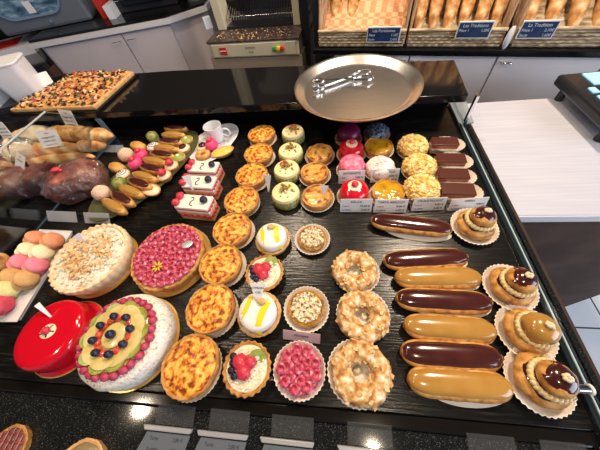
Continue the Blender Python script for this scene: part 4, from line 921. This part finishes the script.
x,y=A(187.5,244.5,4.2); o=MB().ell(0,0,0,1.3,.9,.08,20,6).build('round_tag',M('silver_tag',(.55,.56,.60),rough=.3,metal=.4)); place(tag(o,'small silver oval tag on the large raspberry tart','tag'),x,y,4.3,.4)
x,y=A(137,308,5); o=MB().ell(0,0,0,1.8,1.1,.08,20,6).build('round_tag',MT['silver_tag']); place(tag(o,'silver oval tag on the fruit-topped powdered cake','tag'),x,y,5.6,.2)
stand_card((51,317),1.0,3.6,5.3,'thin white pointed tag stuck in the red cake',.9,55,0,'cone-shaped tags',True)
# acrylic label plates lying tilted
def plate_card(pa,pb,d,z,label,lean,mat,rim=True,n=0,grp='clear acrylic label holders on the granite ledge'):
    p0=A(*pa,z); p1=A(*pb,z); w=math.hypot(p1[0]-p0[0],p1[1]-p0[1]); an=math.atan2(p1[1]-p0[1],p1[0]-p0[0])
    t=thing('label_holder',label,'label holder',p0[0],p0[1],z,an,grp); L=R_(lean); mt_=Matrix.Rotation(-L,4,'X')
    MB().box(0,w,0,.18,0,d,mat=mt_).build('plate',mat,t,False)
    if n: text('PÂTISSERIE',d*.3,m_ink,t,w/2,d*.5*sin(L)-.06*cos(L),d*.5*cos(L)+.06,PI/2-L,0,'CENTER')
    return t
plate_card((283,339),(320,344),1.9,.3,'tilted pinkish label plate behind the small raspberry tart',45,m_pinkcard,n=1,grp='tilted label plates on the deck')
plate_card((48,221),(77,222.5),3.0,.3,'left clear label plate behind the nut tart',45,m_acryr,grp='tilted label plates on the deck')
plate_card((85,223),(110,224),3.0,.3,'right clear label plate behind the nut tart',45,m_acryr,grp='tilted label plates on the deck')
plate_card((98,152),(124,152.5),2.4,.3,'clear label plate at the back corner of the glass divider',40,m_acryr,grp='tilted label plates on the deck')
HN=['leftmost clear label holder on the granite ledge','clear label holder below the front quiche on the ledge','clear label holder below the fruit tartlet on the ledge','clear label holder below the front choux ring','clear label holder in front of the eclairs on the ledge','clear label holder at the right end of the granite ledge']
HX=[(-30.4,-23.3),(-20.8,-13.7),(-10.2,-3.1),(1.9,8.9),(19.3,26.0),(29.0,35.0)]
for (a,b),l in zip(HX,HN):
    t=thing('label_holder',l,'label holder',a,-6.9,-.9,0,'clear acrylic label holders on the granite ledge'); w=b-a
    g=MB(); mt_=Matrix.Rotation(R_(14),4,'X'); g.box(.3,w,0,2.9,0.1,.28,mat=mt_); g.build('back_plate',m_acry,t,False)
    g=MB(); g.prism([(-1.4,-.2),(w+.2,-.2),(w,-.9),(-1.0,-.9)],.1,.9); g.build('lip',m_acryr,t,False,.15)
    c=MB(); c.prism([(-1.8,-4.6),(w-.6,-4.6),(w,-1.1),(-.6,-1.1)],.25,.4); c=c.build('card',m_pcard,t,False)
    for i,(s1,s2) in enumerate((('Tarte','2,80 €'),('la part','3,20 €'))):
        text(s1,.7,m_ink,c,.2,-2.1-i*1.3,.42); text(s2,.7,m_ink,c,w-1.0,-2.1-i*1.3,.42,align='RIGHT')
# front-left corner: solid tarts added on the ledge for dim glass reflections
t=thing('reflected_lattice_tart','lattice-topped tart standing in for a glass reflection, lower left corner of the view','tart',*A(8,449,0),-.9); t.scale=(.8,)*3
crust(t,4.2,1.6,m_crust,.6,.2,base=.9); filling(t,3.6,1.5,M('dim_reflected_jam',(.28,.10,.09),rough=.3),'jam',.05,1,.1)  # jam colour carries the dimness of the reflection
g=MB()
for i in range(-2,3):
    L=math.sqrt(max(.1,3.7**2-(i*1.3)**2)); g.tube([(-L,i*1.3,1.85),(L,i*1.3,1.85)],.16,6); g.tube([(i*1.3,-L,1.9),(i*1.3,L,1.9)],.16,6)
g.build('lattice',m_brioche,t)
t=thing('reflected_plain_tart','plain pale tart standing in for a glass reflection, partly below the bottom left edge','tart',*A(80,472,0),-.9)  # added tart, stands for a faint reflection in the front glass
crust(t,4.2,1.6,m_crustp,.5,.1,base=.9); filling(t,3.8,1.6,M('dim_reflected_custard',(.25,.18,.09),rough=.3),'filling',.05,1,.3)  # filling darkened in colour like the faint mirror image
# small screws on the deck
for px,l in (((69,363),'tiny steel screw head in the deck near the red cake'),((271,379),'tiny steel screw head in the deck by the front tartlets')):
    o=MB().lathe([(.35,0),(.35,.1),(.2,.16),(0.01,.17)],12).build('deck_screw',m_chrome); place(tag(o,l,'screw','screw heads in the deck'),*A(*px,0))
# ============================================================ LIGHTS
def spot(x,y,z,e,col,size=.04,ang=150,tx=0,ty=30):
    l=bpy.data.lights.new('ceiling_lamp','SPOT'); l.energy=e; l.color=col; l.shadow_soft_size=size; l.spot_size=R_(ang); l.spot_blend=.8
    o=bpy.data.objects.new('ceiling_lamp',l); C.objects.link(o); o.location=(x*.01,y*.01,(z+DZ)*.01)
    d=Vector((tx-x,ty-y,-z)); o.rotation_euler=d.to_track_quat('-Z','Y').to_euler(); return o
W_=(1,.80,.58)
spot(64,94,160,95,W_,size=.10,tx=5,ty=25)
spot(-35,120,160,50,W_,tx=-20,ty=40)
spot(25,-30,160,24,W_,size=.02,tx=5,ty=30)
spot(-140,-22,160,20,W_,tx=-60,ty=30)
spot(-90,60,160,26,W_,tx=-60,ty=40)
def area(x,y,z,e,col,sx,sy,tx,ty,tz):
    l=bpy.data.lights.new('window_daylight','AREA'); l.energy=e; l.color=col; l.shape='RECTANGLE'; l.size=sx; l.size_y=sy
    o=bpy.data.objects.new('window_daylight',l); C.objects.link(o); o.location=(x*.01,y*.01,(z+DZ)*.01)
    o.rotation_euler=Vector((tx-x,ty-y,tz-z)).to_track_quat('-Z','Y').to_euler()
area(260,-100,90,62,(.72,.84,1),2.0,1.8,0,60,0)
wd=bpy.data.worlds.new('world'); S.world=wd; wd.use_nodes=True; bg=wd.node_tree.nodes['Background']; bg.inputs[0].default_value=(.62,.72,.95,1); bg.inputs[1].default_value=.20
S.view_settings.view_transform='Standard'; S.view_settings.look='None'; S.view_settings.gamma=1; S.view_settings.use_curve_mapping=False; S.view_settings.exposure=0.12
